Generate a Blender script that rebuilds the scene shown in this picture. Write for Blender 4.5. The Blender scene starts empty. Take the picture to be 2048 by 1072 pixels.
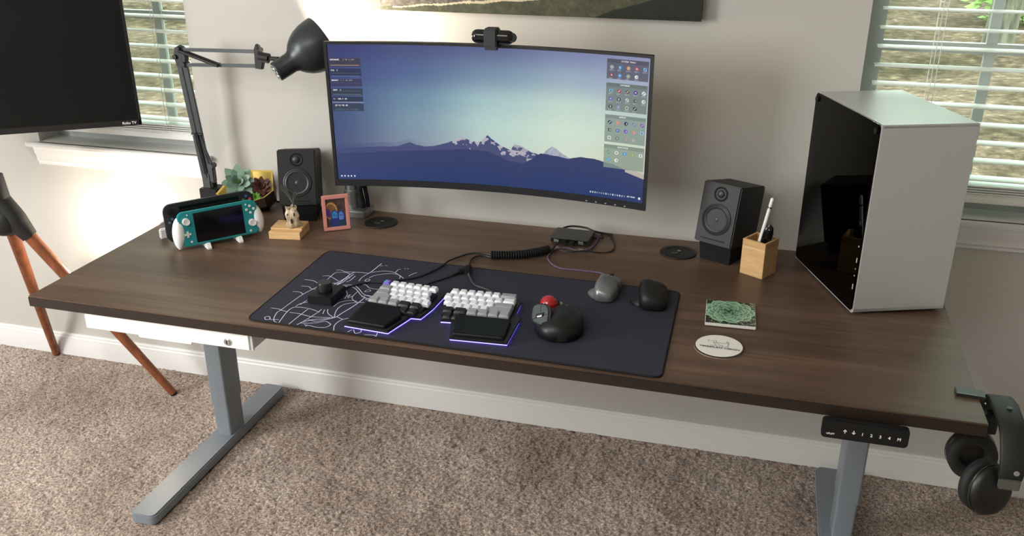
import bpy, bmesh, math, random
import numpy as np
from mathutils import Vector, Matrix, Euler, noise as mnoise

random.seed(7); np.random.seed(7)
S = bpy.context.scene
COL = S.collection

# ------------------------------------------------------------------ camera
cam_d = bpy.data.cameras.new('camera'); cam = bpy.data.objects.new('camera', cam_d); COL.objects.link(cam)
cam.location = (1.590, -1.548, 1.549)
cam.rotation_euler = (math.radians(67.092), 0.0, math.radians(15.511))
cam_d.sensor_width = 36.0; cam_d.lens = 1826.8 / 2048 * 36; cam_d.clip_start = .02; cam_d.clip_end = 200
S.camera = cam

# ------------------------------------------------------------------ sky, lights, exposure
S.view_settings.view_transform = 'Standard'; S.view_settings.look = 'None'
S.view_settings.exposure = 0.0; S.view_settings.gamma = 1.0; S.view_settings.use_curve_mapping = False
W = bpy.data.worlds.new('sky'); S.world = W; W.use_nodes = True
bg = W.node_tree.nodes['Background']; bg.inputs[0].default_value = (.84, 1.0, .90, 1); bg.inputs[1].default_value = 5.3

def light(name, kind, loc, energy, color=(1, 1, 1), size=.1, size_y=None, target=None, spot=None, blend=.5, spread=None):
    d = bpy.data.lights.new(name, kind); d.energy = energy; d.color = color
    if kind == 'AREA':
        d.size = size
        if size_y: d.shape = 'RECTANGLE'; d.size_y = size_y
        if spread: d.spread = spread
    elif kind == 'SUN': d.angle = size
    else: d.shadow_soft_size = size
    if kind == 'SPOT': d.spot_size = spot; d.spot_blend = blend
    o = bpy.data.objects.new(name, d); COL.objects.link(o); o.location = loc
    if target is not None:
        o.rotation_euler = (Vector(target) - Vector(loc)).to_track_quat('-Z', 'Y').to_euler()
    return o
# sun outside, coming over the roof from behind the room
light('sun', 'SUN', (0, 0, 8), 1.2, (1, .95, .82), .02, target=(-2.0, 5.0, 0))
# daylight of the side window left of the desk, and an added fill light under the ceiling for ambient brightness
light('side_window_daylight', 'AREA', (-1.76, -1.5, 1.45), 122, (1, .99, .975), 1.3, 1.2, target=(.6, .3, .7))
light('ceiling_fill', 'AREA', (.2, -2.0, 2.38), 53, (1, .985, .96), 1.5, 1.5, target=(.2, -2.0, 0))

# ------------------------------------------------------------------ materials
def lin(c):
    if isinstance(c, str): c = [int(c[i:i+2], 16) for i in (0, 2, 4)]
    c = [v / 255 if max(c) > 1.001 else v for v in c] if max(c) > 1.001 else list(c)
    return [((v + .055) / 1.055) ** 2.4 if v > .04045 else v / 12.92 for v in c]
MATS = {}
def mat(name, col='808080', rough=.5, metal=0., spec=.5, emit=None, es=0., trans=0., coat=0., ior=1.5):
    if name in MATS: return MATS[name]
    m = bpy.data.materials.new(name); m.use_nodes = True; b = m.node_tree.nodes['Principled BSDF']
    b.inputs['Base Color'].default_value = (*lin(col), 1); b.inputs['Roughness'].default_value = rough
    b.inputs['Metallic'].default_value = metal; b.inputs['Specular IOR Level'].default_value = spec
    b.inputs['IOR'].default_value = ior
    if coat: b.inputs['Coat Weight'].default_value = coat; b.inputs['Coat Roughness'].default_value = .05
    if trans: b.inputs['Transmission Weight'].default_value = trans
    if emit: b.inputs['Emission Color'].default_value = (*lin(emit), 1); b.inputs['Emission Strength'].default_value = es
    MATS[name] = m; return m
def nd(m, t, **kw):
    n = m.node_tree.nodes.new(t)
    for k, v in kw.items():
        if k in n.inputs: n.inputs[k].default_value = v
        else: setattr(n, k, v)
    return n
def lk(m, a, ao, b, bi): m.node_tree.links.new(a.outputs[ao], b.inputs[bi])
def ramp(m, stops):
    r = nd(m, 'ShaderNodeValToRGB'); e = r.color_ramp.elements
    e[0].position = stops[0][0]; e[0].color = (*lin(stops[0][1]), 1); e[1].position = stops[-1][0]; e[1].color = (*lin(stops[-1][1]), 1)
    for p, c in stops[1:-1]:
        x = e.new(p); x.color = (*lin(c), 1)
    return r
def noisy(name, stops, scale=(1, 1, 1), nscale=5., detail=6., rough=.5, bump=0., bdist=.001, metal=0., spec=.5, nrough=.6):
    """noise-coloured material in object coordinates"""
    if name in MATS: return MATS[name]
    m = mat(name, rough=rough, metal=metal, spec=spec); b = m.node_tree.nodes['Principled BSDF']
    tc = nd(m, 'ShaderNodeTexCoord'); mp = nd(m, 'ShaderNodeMapping'); mp.inputs['Scale'].default_value = scale
    lk(m, tc, 'Object', mp, 'Vector')
    n = nd(m, 'ShaderNodeTexNoise', Scale=nscale, Detail=detail, Roughness=nrough); lk(m, mp, 0, n, 'Vector')
    r = ramp(m, stops); lk(m, n, 'Fac', r, 'Fac'); lk(m, r, 'Color', b, 'Base Color')
    if bump:
        bp = nd(m, 'ShaderNodeBump', Strength=bump, Distance=bdist); lk(m, n, 'Fac', bp, 'Height'); lk(m, bp, 0, b, 'Normal')
    return m
def wood_walnut(name, dark, mid, light_, rough=.42):
    m = mat(name, rough=rough, spec=.4); b = m.node_tree.nodes['Principled BSDF']
    tc = nd(m, 'ShaderNodeTexCoord')
    def nz(sc, nsc, det, dist=0.):
        mp = nd(m, 'ShaderNodeMapping'); mp.inputs['Scale'].default_value = sc; lk(m, tc, 'Object', mp, 'Vector')
        n = nd(m, 'ShaderNodeTexNoise', Scale=nsc, Detail=det, Roughness=.62, Distortion=dist); lk(m, mp, 0, n, 'Vector'); return n
    a = nz((.55, 7, 7), 1.6, 4, .4); f = nz((1.5, 60, 60), 2.0, 5, .2); p = nz((.35, 2.6, 2.6), 2.2, 2, 1.2)
    m1 = nd(m, 'ShaderNodeMix', data_type='FLOAT'); m1.inputs[0].default_value = .38; lk(m, a, 'Fac', m1, 2); lk(m, f, 'Fac', m1, 3)
    m2 = nd(m, 'ShaderNodeMix', data_type='FLOAT'); m2.inputs[0].default_value = .38; lk(m, m1, 0, m2, 2); lk(m, p, 'Fac', m2, 3)
    r = ramp(m, [(.36, dark), (.5, mid), (.66, light_)]); lk(m, m2, 0, r, 'Fac'); lk(m, r, 'Color', b, 'Base Color')
    bp = nd(m, 'ShaderNodeBump', Strength=.12, Distance=.0006); lk(m, f, 'Fac', bp, 'Height'); lk(m, bp, 0, b, 'Normal')
    return m
def attr_mat(name, rough=.6, emit=0., spec=.5, coat=0.):
    m = mat(name, rough=rough, spec=spec, coat=coat); b = m.node_tree.nodes['Principled BSDF']
    a = nd(m, 'ShaderNodeAttribute', attribute_name='paint')
    if emit:
        b.inputs['Base Color'].default_value = (.01, .01, .012, 1)
        lk(m, a, 'Color', b, 'Emission Color'); b.inputs['Emission Strength'].default_value = emit
    else: lk(m, a, 'Color', b, 'Base Color')
    return m

M_wall = noisy('wall_paint', [(.3, 'bdbbb5'), (.7, 'c2c0ba')], nscale=3, rough=.85, spec=.2)
M_ceil = mat('ceiling_paint', 'dedbd5', .9, spec=.2)
M_trim = mat('trim_white', 'e2e2e0', .42)
M_walnut = wood_walnut('walnut_laminate', '44352b', '5b4739', '776252')
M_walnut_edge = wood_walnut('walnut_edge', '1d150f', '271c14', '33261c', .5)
M_steel = mat('grey_powder_coat', '7a8289', .36)
M_black = mat('black_plastic', '101112', .45, spec=.35)
M_blackm = mat('black_matte', '121314', .7, spec=.25)
M_blackg = mat('black_gloss', '08090a', .12)
M_dgrey = mat('dark_grey', '3c4042', .5)
M_white = mat('white_plastic', 'e8e8e6', .35)
M_chrome = mat('chrome', 'c9ccce', .22, 1.)
M_alu = mat('brushed_aluminium', 'a6a9a8', .38, .9)
M_print = mat('white_print', 'e6e6e6', .6)

# ------------------------------------------------------------------ mesh tools
def frame_from(z, up=None):
    z = Vector(z).normalized(); up = Vector(up) if up is not None else (Vector((0, 0, 1)) if abs(z.z) < .95 else Vector((0, 1, 0)))
    x = up.cross(z).normalized(); y = z.cross(x)
    return Matrix((x, y, z)).transposed()
def T(loc=(0, 0, 0), rot=(0, 0, 0)): return Matrix.Translation(loc) @ Euler(rot).to_matrix().to_4x4()
class MB:
    def __init__(s): s.bm = bmesh.new()
    def add(s, vs, fs, M=None):
        b = [s.bm.verts.new(M @ Vector(v) if M is not None else Vector(v)) for v in vs]; out = []
        for f in fs:
            try: out.append(s.bm.faces.new([b[i] for i in f]))
            except ValueError: pass
        return b, out
    def box(s, x0, x1, y0, y1, z0, z1, M=None, bev=0., seg=2):
        t = bmesh.new(); vs = [t.verts.new(v) for v in [(x, y, z) for z in (z0, z1) for y in (y0, y1) for x in (x0, x1)]]
        for f in [(0, 2, 3, 1), (4, 5, 7, 6), (0, 1, 5, 4), (2, 6, 7, 3), (0, 4, 6, 2), (1, 3, 7, 5)]: t.faces.new([vs[i] for i in f])
        if bev: bmesh.ops.bevel(t, geom=t.edges[:], offset=bev, segments=seg, affect='EDGES', clamp_overlap=True)
        s.merge(t, M); return s
    def merge(s, t, M=None):
        t.verts.ensure_lookup_table(); t.verts.index_update()
        b = [s.bm.verts.new(M @ v.co if M is not None else v.co) for v in t.verts]
        for f in t.faces:
            try: s.bm.faces.new([b[v.index] for v in f.verts])
            except ValueError: pass
        t.free()
    def prism(s, pts, z0, z1, M=None, bev=0., seg=2):
        t = bmesh.new(); n = len(pts); a = [t.verts.new((x, y, z0)) for x, y in pts]; b = [t.verts.new((x, y, z1)) for x, y in pts]
        t.faces.new(a[::-1]); t.faces.new(b)
        for i in range(n): t.faces.new([a[i], a[(i+1) % n], b[(i+1) % n], b[i]])
        bmesh.ops.recalc_face_normals(t, faces=t.faces)
        if bev:
            ed = [e for e in t.edges if abs(e.verts[0].co.z - e.verts[1].co.z) < 1e-6]
            bmesh.ops.bevel(t, geom=ed, offset=bev, segments=seg, affect='EDGES', clamp_overlap=True)
        s.merge(t, M); return s
    def loft(s, rings, cap=True, closed=True, M=None):
        n = len(rings[0]); R = [[s.bm.verts.new(M @ Vector(p) if M is not None else Vector(p)) for p in r] for r in rings]
        for i in range(len(R) - 1):
            for j in range(n if closed else n - 1):
                k = (j + 1) % n
                try: s.bm.faces.new([R[i][j], R[i][k], R[i+1][k], R[i+1][j]])
                except ValueError: pass
        if cap and closed:
            s.bm.faces.new(R[0][::-1]); s.bm.faces.new(R[-1])
        return s
    def cyl(s, p0, p1, r0, r1=None, seg=24, cap=True):
        p0, p1 = Vector(p0), Vector(p1); r1 = r0 if r1 is None else r1; F = frame_from(p1 - p0)
        return s.loft([[p + F @ Vector((math.cos(a) * r, math.sin(a) * r, 0)) for a in [2*math.pi*k/seg for k in range(seg)]] for p, r in ((p0, r0), (p1, r1))], cap)
    def lathe(s, prof, M=None, seg=32, cap=True):
        return s.loft([[(math.cos(2*math.pi*k/seg)*r, math.sin(2*math.pi*k/seg)*r, z) for k in range(seg)] for r, z in prof], cap, True, M)
    def tube(s, path, r, seg=8, cap=True):
        path = [Vector(p) for p in path]; rings = []; F = None
        for i, p in enumerate(path):
            t = (path[min(i+1, len(path)-1)] - path[max(i-1, 0)]).normalized()
            if F is None: F = frame_from(t); x = F.col[0].copy()
            else: x = (x - t * x.dot(t)).normalized()
            y = t.cross(x); rr = r[i] if isinstance(r, (list, tuple)) else r
            rings.append([p + x * math.cos(a) * rr + y * math.sin(a) * rr for a in [2*math.pi*k/seg for k in range(seg)]])
        return s.loft(rings, cap)
    def sphere(s, c, r, seg=24, rings=14, sc=(1, 1, 1), M=None):
        t = bmesh.new(); bmesh.ops.create_uvsphere(t, u_segments=seg, v_segments=rings, radius=1)
        for v in t.verts: v.co = Vector((v.co.x*r*sc[0]+c[0], v.co.y*r*sc[1]+c[1], v.co.z*r*sc[2]+c[2]))
        s.merge(t, M); return s
    def build(s, name, m, parent=None, smooth=35, loc=None, rot=None):
        bmesh.ops.remove_doubles(s.bm, verts=s.bm.verts, dist=1e-6)
        bmesh.ops.recalc_face_normals(s.bm, faces=s.bm.faces)
        me = bpy.data.meshes.new(name); s.bm.to_mesh(me); s.bm.free(); me.materials.append(m)
        if smooth: 
            me.shade_smooth() if hasattr(me, 'shade_smooth') else None
            me.set_sharp_from_angle(angle=math.radians(smooth))
        o = bpy.data.objects.new(name, me); COL.objects.link(o)
        if parent: o.parent = parent
        if loc: o.location = loc
        if rot: o.rotation_euler = rot
        return o
def smooth_path(pts, n=8):
    P = [Vector(p) for p in pts]; P = [P[0]*2 - P[1]] + P + [P[-1]*2 - P[-2]]; out = []
    for i in range(1, len(P) - 2):
        a, b, c, d = P[i-1:i+3]
        for k in range(n):
            t = k / n
            out.append(.5 * ((2*b) + (c-a)*t + (2*a-5*b+4*c-d)*t*t + (3*b-a-3*c+d)*t**3))
    out.append(P[-2]); return out
def rrect(x0, x1, y0, y1, r, seg=6):
    o = []
    for cx, cy, a0 in ((x1-r, y1-r, 0), (x0+r, y1-r, 90), (x0+r, y0+r, 180), (x1-r, y0+r, 270)):
        for k in range(seg + 1):
            a = math.radians(a0 + 90*k/seg); o.append((cx + r*math.cos(a), cy + r*math.sin(a)))
    return o
def tag(o, label, cat, group=None, kind=None):
    o['label'] = label; o['category'] = cat
    if group: o['group'] = group
    if kind: o['kind'] = kind
    return o
def thing(name, label, cat, loc=(0, 0, 0), rot=(0, 0, 0), group=None):
    o = bpy.data.objects.new(name, None); COL.objects.link(o); o.location = loc; o.rotation_euler = rot; o.empty_display_size = .02
    return tag(o, label, cat, group)
def struct(o): o['kind'] = 'structure'; return o
def pose(x, y, z, yaw, tilt=0., roll=0.):
    """local X along the front, local Y into depth, local Z up; leaning back by tilt"""
    return Matrix.Translation((x, y, z)) @ Matrix.Rotation(yaw, 4, 'Z') @ Matrix.Rotation(-tilt, 4, 'X')
def put(o, M): o.location = M.to_translation(); o.rotation_euler = M.to_euler()
def text(name, s, size, m, parent, M, ext=.0002, align='LEFT', bold=0.):
    cu = bpy.data.curves.new(name, 'FONT'); cu.body = s; cu.size = size; cu.extrude = ext; cu.align_x = align; cu.offset = bold; cu.resolution_u = 3
    t = bpy.data.objects.new(name, cu); COL.objects.link(t); bpy.context.view_layer.update()
    me = bpy.data.meshes.new_from_object(t.evaluated_get(bpy.context.evaluated_depsgraph_get()))
    bpy.data.objects.remove(t); me.materials.clear(); me.materials.append(m)
    for v in me.vertices: v.co = M @ v.co
    o = bpy.data.objects.new(name, me); COL.objects.link(o); o.parent = parent; return o
def painted(name, img, pos, m, parent=None):
    """grid surface: img (ny,nx,3 sRGB 0..1) row 0 on top; pos(u,v) arrays -> xyz arrays, v from the top"""
    ny, nx, _ = img.shape
    u, v = np.meshgrid(np.linspace(0, 1, nx), np.linspace(0, 1, ny)); P = np.stack(pos(u, v), -1).reshape(-1, 3)
    i = np.arange(ny*nx).reshape(ny, nx); F = np.stack([i[:-1, :-1], i[1:, :-1], i[1:, 1:], i[:-1, 1:]], -1).reshape(-1, 4)
    me = bpy.data.meshes.new(name); me.vertices.add(len(P)); me.vertices.foreach_set('co', P.astype('f').ravel())
    me.loops.add(F.size); me.loops.foreach_set('vertex_index', F.astype('i').ravel())
    me.polygons.add(len(F)); me.polygons.foreach_set('loop_start', np.arange(0, F.size, 4, dtype='i'))
    me.update(calc_edges=True); me.validate()
    c = np.clip(img.reshape(-1, 3), 0, 1); c = np.where(c > .04045, ((c + .055)/1.055)**2.4, c/12.92)
    a = me.color_attributes.new('paint', 'FLOAT_COLOR', 'POINT'); a.data.foreach_set('color', np.concatenate([c, np.ones((len(c), 1))], 1).astype('f').ravel())
    me.materials.append(m); me.shade_smooth()
    o = bpy.data.objects.new(name, me); COL.objects.link(o)
    if parent: o.parent = parent
    return o
def fbm(shape, base=4, octv=5, seed=1, gain=.55):
    """value noise image"""
    r = np.random.RandomState(seed); H, Wd = shape; out = np.zeros(shape); amp = 1.; tot = 0
    for k in range(octv):
        n = base * 2**k; gy = max(2, int(n*H/max(H, Wd)) + 2); gx = max(2, int(n*Wd/max(H, Wd)) + 2); g = r.rand(gy, gx)
        y = np.linspace(0, gy-1.001, H); x = np.linspace(0, gx-1.001, Wd); yi = y.astype(int); xi = x.astype(int); fy = (y-yi)[:, None]; fx = (x-xi)[None]
        fy = fy*fy*(3-2*fy); fx = fx*fx*(3-2*fx)
        out += amp*((g[yi][:, xi]*(1-fx)+g[yi][:, xi+1]*fx)*(1-fy)+(g[yi+1][:, xi]*(1-fx)+g[yi+1][:, xi+1]*fx)*fy); tot += amp; amp *= gain
    return out/tot
ZD, YW = .6685, .8123      # desk top height, wall plane
DL, DD, DT = 2.032, .767, .0255

# ------------------------------------------------------------------ room shell
WT = .14; X0, X1, Y0, ZC = -1.9, 3.7, -3.5, 2.45
W1 = (-.645, -.045, .775, 2.05); W2 = (1.813, 2.62, .775, 2.05)
b = MB()
xs = [X0 - WT, W1[0], W1[1], W2[0], W2[1], X1 + WT]
for i in range(5):
    x0, x1 = xs[i], xs[i+1]
    if i in (1, 3):
        b.box(x0, x1, YW, YW+WT, -.6, .775); b.box(x0, x1, YW, YW+WT, 2.05, ZC+.1)
    else: b.box(x0, x1, YW, YW+WT, -.6, ZC+.1)
struct(b.build('wall_back', M_wall, smooth=0))
struct(MB().box(X0-WT, X0, Y0-WT, YW, 0, ZC+.1).build('wall_left', M_wall, smooth=0))
struct(MB().box(X1, X1+WT, Y0-WT, YW, 0, ZC+.1).build('wall_right', M_wall, smooth=0))
struct(MB().box(X0, X1, Y0-WT, Y0, 0, ZC+.1).build('wall_front', M_wall, smooth=0))
struct(MB().box(X0-WT, X1+WT, Y0-WT, YW+WT, ZC, ZC+.1).build('ceiling', M_ceil, smooth=0))
# baseboards: moulded profile (depth, height)
BP = [(0, 0), (.014, 0), (.014, .060), (.0125, .064), (.0125, .069), (.009, .074), (.009, .079), (.005, .084), (0, .084)]
def baseboard(name, p0, p1, out):
    p0, p1, out = Vector(p0), Vector(p1), Vector(out); b = MB()
    b.loft([[p + out*d + Vector((0, 0, z)) for d, z in BP] for p in (p0, p1)]); return struct(b.build(name, M_trim, smooth=30))
baseboard('baseboard_back', (X0, YW, 0), (X1, YW, 0), (0, -1, 0))
baseboard('baseboard_left', (X0, Y0, 0), (X0, YW, 0), (1, 0, 0))
baseboard('baseboard_right', (X1, Y0, 0), (X1, YW, 0), (-1, 0, 0))
baseboard('baseboard_front', (X0, Y0, 0), (X1, Y0, 0), (0, 1, 0))

# carpet: real pile relief in the part of the floor around the desk, flat beyond
def carpet_mat():
    m = mat('carpet', rough=1., spec=.08); bs = m.node_tree.nodes['Principled BSDF']; tc = nd(m, 'ShaderNodeTexCoord')
    v = nd(m, 'ShaderNodeTexNoise', Scale=170., Detail=5., Roughness=.8); lk(m, tc, 'Object', v, 'Vector')
    l = nd(m, 'ShaderNodeTexNoise', Scale=2.6, Detail=4., Roughness=.6); lk(m, tc, 'Object', l, 'Vector')
    r = ramp(m, [(.36, '4f443c'), (.46, '928378'), (.54, 'bfafa3'), (.64, 'e2d6cb')]); lk(m, v, 'Fac', r, 'Fac')
    r2 = ramp(m, [(.35, 'cfc8c2'), (.65, 'ffffff')]); lk(m, l, 'Fac', r2, 'Fac')
    mx = nd(m, 'ShaderNodeMix', data_type='RGBA', blend_type='MULTIPLY'); mx.inputs[0].default_value = 1.; lk(m, r, 'Color', mx, 6); lk(m, r2, 'Color', mx, 7)
    lk(m, mx, 2, bs, 'Base Color')
    bs.inputs['Sheen Weight'].default_value = .25
    return m
M_carpet = carpet_mat()
def carpet():
    gx0, gx1, gy0, gy1, st = -1.2, 2.9, -.55, YW, .0036
    nx = int((gx1-gx0)/st); ny = int((gy1-gy0)/st); r = np.random.RandomState(3)
    x = np.linspace(gx0, gx1, nx); y = np.linspace(gy0, gy1, ny); X, Y = np.meshgrid(x, y)
    h = r.rand(ny, nx)
    h2 = h.copy()
    for sx, sy in ((1, 0), (0, 1)): h2 = .5*h2 + .25*np.roll(h2, 1, 1 if sx else 0) + .25*np.roll(h2, -1, 1 if sx else 0)
    big = fbm((ny, nx), 90, 4, 5)
    Z = (h2-.5)*.011 + (big-.5)*.012
    edge = np.clip(np.minimum.reduce([X-gx0, gx1-X, Y-gy0, gy1-Y + .03])/.03, 0, 1); Z = Z*edge - .001
    P = np.stack([X + (r.rand(ny, nx)-.5)*st*.7*edge, Y + (r.rand(ny, nx)-.5)*st*.7*edge, Z], -1).reshape(-1, 3)
    i = np.arange(ny*nx).reshape(ny, nx); F = np.stack([i[:-1, :-1], i[:-1, 1:], i[1:, 1:], i[1:, :-1]], -1).reshape(-1, 4)
    n0 = len(P); z = -.001
    ex = np.array([(X0, Y0, z), (X1, Y0, z), (X1, gy0, z), (X0, gy0, z), (X0, YW, z), (gx0, YW, z), (gx0, gy0, z), (gx1, gy0, z), (gx1, YW, z), (X1, YW, z)])
    P = np.concatenate([P, ex]); F = np.concatenate([F, n0 + np.array([(0, 1, 2, 3), (3, 6, 5, 4), (7, 2, 9, 8)])])
    me = bpy.data.meshes.new('floor'); me.vertices.add(len(P)); me.vertices.foreach_set('co', P.astype('f').ravel())
    me.loops.add(F.size); me.loops.foreach_set('vertex_index', F.astype('i').ravel()); me.polygons.add(len(F)); me.polygons.foreach_set('loop_start', np.arange(0, F.size, 4, dtype='i'))
    me.update(calc_edges=True); me.materials.append(M_carpet); me.shade_smooth()
    o = bpy.data.objects.new('floor', me); COL.objects.link(o); struct(o)
carpet()

# ------------------------------------------------------------------ windows and blinds
def pane_mat(name, tint, ior):
    m = bpy.data.materials.new(name); m.use_nodes = True; t = m.node_tree; t.nodes.clear(); o = t.nodes.new('ShaderNodeOutputMaterial')
    a = t.nodes.new('ShaderNodeBsdfTransparent'); a.inputs[0].default_value = (*lin(tint), 1); g = t.nodes.new('ShaderNodeBsdfGlossy'); g.inputs['Roughness'].default_value = .02
    f = t.nodes.new('ShaderNodeFresnel'); f.inputs[0].default_value = ior; x = t.nodes.new('ShaderNodeMixShader')
    t.links.new(f.outputs[0], x.inputs[0]); t.links.new(a.outputs[0], x.inputs[1]); t.links.new(g.outputs[0], x.inputs[2]); t.links.new(x.outputs[0], o.inputs[0]); return m
M_glass = pane_mat('window_glass', 'f6fbf7', 1.2)
M_frame = mat('window_vinyl', 'b2b5b3', .4)
M_slat = mat('blind_slat', 'f3f5f1', .45)
def window(name, w, horn_l, horn_r, muntin_x):
    x0, x1, z0, z1 = w
    win = bpy.data.objects.new(name, None); COL.objects.link(win); struct(win)
    ya = YW + .085; b = MB(); f = .045
    b.box(x0, x1, ya, ya+.05, z0, z0+f+.02); b.box(x0, x1, ya, ya+.05, z1-f, z1); b.box(x0, x0+f, ya, ya+.05, z0+f+.02, z1-f); b.box(x1-f, x1, ya, ya+.05, z0+f+.02, z1-f)
    b.box(x0+f, x1-f, ya+.005, ya+.045, 1.395, 1.435)
    b.build('window_frame', M_frame, win, smooth=0)
    b = MB(); b.box(x0+f, x1-f, ya+.012, ya+.03, 1.165, 1.19)
    for mx in muntin_x: b.box(mx-.012, mx+.012, ya+.0135, ya+.0285, z0+f, z1-f)
    b.build('muntin', M_frame, win, smooth=0)
    MB().box(x0+f, x1-f, ya+.02, ya+.024, z0+f, z1-f).build('pane', M_glass, win, smooth=0)
    # stool with horns, and the moulded apron under it
    b = MB(); b.box(x0-horn_l, x1+horn_r, YW-.024, YW, .765, .779, bev=.003); b.box(x0, x1, YW-.01, ya, .765, .779)
    b.build('window_sill', M_trim, win)
    b = MB(); ap = [(0, .705), (.006, .705), (.006, .712), (.012, .718), (.012, .736), (.017, .745), (.017, .752), (.021, .765), (0, .765)]
    b.loft([[(x, YW-d, z) for d, z in ap] for x in (x0-horn_l+.028, x1+horn_r-.028)]); b.build('window_apron', M_trim, win, smooth=30)
    return win
window('window_1', W1, .042, .03, [-.46, -.21])
window('window_2', W2, .042, .042, [2.105, 2.35])
def blind(label, w, cords, first):
    x0, x1, z0, z1 = w; x0 += .028; x1 -= .012
    t = thing('window_blind', label, 'blind', ((x0+x1)/2, YW+.045, z0), group='white window blinds'); hw = (x1-x0)/2
    b = MB(); n = int((z1-.05-first)/.0445)
    for k in range(n):
        z = first - z0 + k*.0445
        sec = [(-.0245, 0), (-.0225, -.0014), (0, .0016), (.0225, -.0014), (.0245, 0), (.0225, .0014), (0, .0042), (-.0225, .0014)]
        b.loft([[(s*hw, y, z+q) for y, q in sec] for s in (-1, 1)])
    b.build('slats', M_slat, t, smooth=40)
    MB().box(-hw, hw, -.026, .026, first-z0-.058, first-z0-.036, bev=.004).build('bottom_rail', M_slat, t)
    b = MB()
    for k in range(4): b.box(-hw, hw, -.0245, .0245, first-z0-.0345+k*.0062, first-z0-.0315+k*.0062)
    b.build('spare_slats', M_slat, t, smooth=0)
    MB().box(-hw, hw, -.028, .028, z1-z0-.05, z1-z0-.003, bev=.003).build('head_rail', M_slat, t)
    for cx in cords:
        b = MB(); X = cx - (x0+x1)/2
        for dx, dy in ((-.004, -.0265), (.006, -.0265), (-.004, .0265)):
            b.cyl((X+dx, dy, first-z0-.03), (X+dx, dy, z1-z0-.05), .0009, seg=6)
        b.build('ladder_cord', M_white, t)
    return t
blind('white horizontal blind lowered in the left window behind the television', W1, (-.17, -.52), .872)
blind('white horizontal blind lowered in the right window beside the computer case', W2, (1.975, 2.45), .872)

# ------------------------------------------------------------------ outdoors
def ground_mat():
    m = mat('leaf_litter', rough=.95, spec=.1); bs = m.node_tree.nodes['Principled BSDF']; tc = nd(m, 'ShaderNodeTexCoord')
    a = nd(m, 'ShaderNodeTexNoise', Scale=9., Detail=8., Roughness=.8); lk(m, tc, 'Object', a, 'Vector')
    c = nd(m, 'ShaderNodeTexNoise', Scale=.55, Detail=4., Roughness=.6); lk(m, tc, 'Object', c, 'Vector')
    r = ramp(m, [(.33, '3a312b'), (.46, '5c4f47'), (.57, '7a6a60'), (.70, 'b4a8a0')]); lk(m, a, 'Fac', r, 'Fac')
    r2 = ramp(m, [(.36, 'a3a488'), (.6, 'fff6ee')]); lk(m, c, 'Fac', r2, 'Fac')
    mx = nd(m, 'ShaderNodeMix', data_type='RGBA', blend_type='MULTIPLY'); mx.inputs[0].default_value = 1.; lk(m, r, 'Color', mx, 6); lk(m, r2, 'Color', mx, 7)
    lk(m, mx, 2, bs, 'Base Color'); return m
def garden():
    n = 70; x = np.linspace(-14, 12, n); y = np.linspace(YW+WT+.02, 30, n); X, Y = np.meshgrid(x, y)
    h = fbm((n, n), 10, 3, 9); Z = -.55 + (Y-1)*.035 + (h-.5)*.5*np.clip((Y-1.5)/3, 0, 1)
    P = np.stack([X, Y, Z], -1).reshape(-1, 3).tolist(); i = np.arange(n*n).reshape(n, n)
    F = np.stack([i[:-1, :-1], i[:-1, 1:], i[1:, 1:], i[1:, :-1]], -1).reshape(-1, 4).tolist()
    me = bpy.data.meshes.new('garden_ground'); me.from_pydata(P, [], F); me.materials.append(ground_mat()); me.shade_smooth()
    o = bpy.data.objects.new('garden_ground', me); COL.objects.link(o); struct(o)
garden()
def gz(y): return -.55 + (y-1)*.035
def leaf_cloud(name, c, r, n, size, m, parent, seed):
    rs = random.Random(seed); b = MB()
    for _ in range(n):
        d = Vector((rs.gauss(0, 1), rs.gauss(0, 1), rs.gauss(0, 1))).normalized(); k = rs.uniform(.55, 1.0)
        p = Vector((c[0]+d.x*r[0]*k, c[1]+d.y*r[1]*k, c[2]+d.z*r[2]*k)); a = frame_from(Vector((rs.gauss(0, 1), rs.gauss(0, 1), rs.gauss(.6, 1)))); s = size*rs.uniform(.6, 1.4)
        b.add([p+a@Vector((-s, 0, 0)), p+a@Vector((0, -s*.5, 0)), p+a@Vector((s, 0, s*.2)), p+a@Vector((0, s*.5, 0))], [(0, 1, 2, 3)])
    return b.build(name, m, parent, smooth=0)
M_leafA = noisy('leaves_bright', [(.35, '6d8f45'), (.65, 'b9d487')], nscale=2.5, rough=.6)
M_leafB = noisy('leaves_dark', [(.35, '3c5236'), (.65, '708a55')], nscale=2.5, rough=.6)
M_bark = noisy('bark', [(.35, '3f3a33'), (.65, '7a7367')], scale=(6, 6, 1), nscale=3, rough=.9)
for k, (x, y, r, h, m, sd, lab) in enumerate([
    (-1.7, 10.5, 1.3, .55, M_leafB, 1, 'dark green bush on the leafy ground outside the left window'),
    (1.9, 14.5, 1.3, .75, M_leafA, 2, 'bright green bush outside the top left of the right window'),
    (5.0, 12.0, 1.2, .95, M_leafA, 3, 'tall bright green bush at the right edge outside the right window'),
    (-3.6, 13.5, 1.6, .8, M_leafA, 4, 'light green bush far outside behind the television')]):
    z = gz(y); t = thing('bush', lab, 'bush', (x, y, z))
    leaf_cloud('foliage', (0, 0, h*.8), (r, r*.8, h), 1500, .085, m, t, sd)
    b = MB()
    for j in range(5): a = j*1.256; b.tube([(0, 0, -.1), (math.cos(a)*r*.3, math.sin(a)*r*.3, h*.5), (math.cos(a)*r*.6, math.sin(a)*r*.6, h*1.2)], [.03, .02, .008], 6)
    b.build('stem', M_bark, t)
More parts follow.
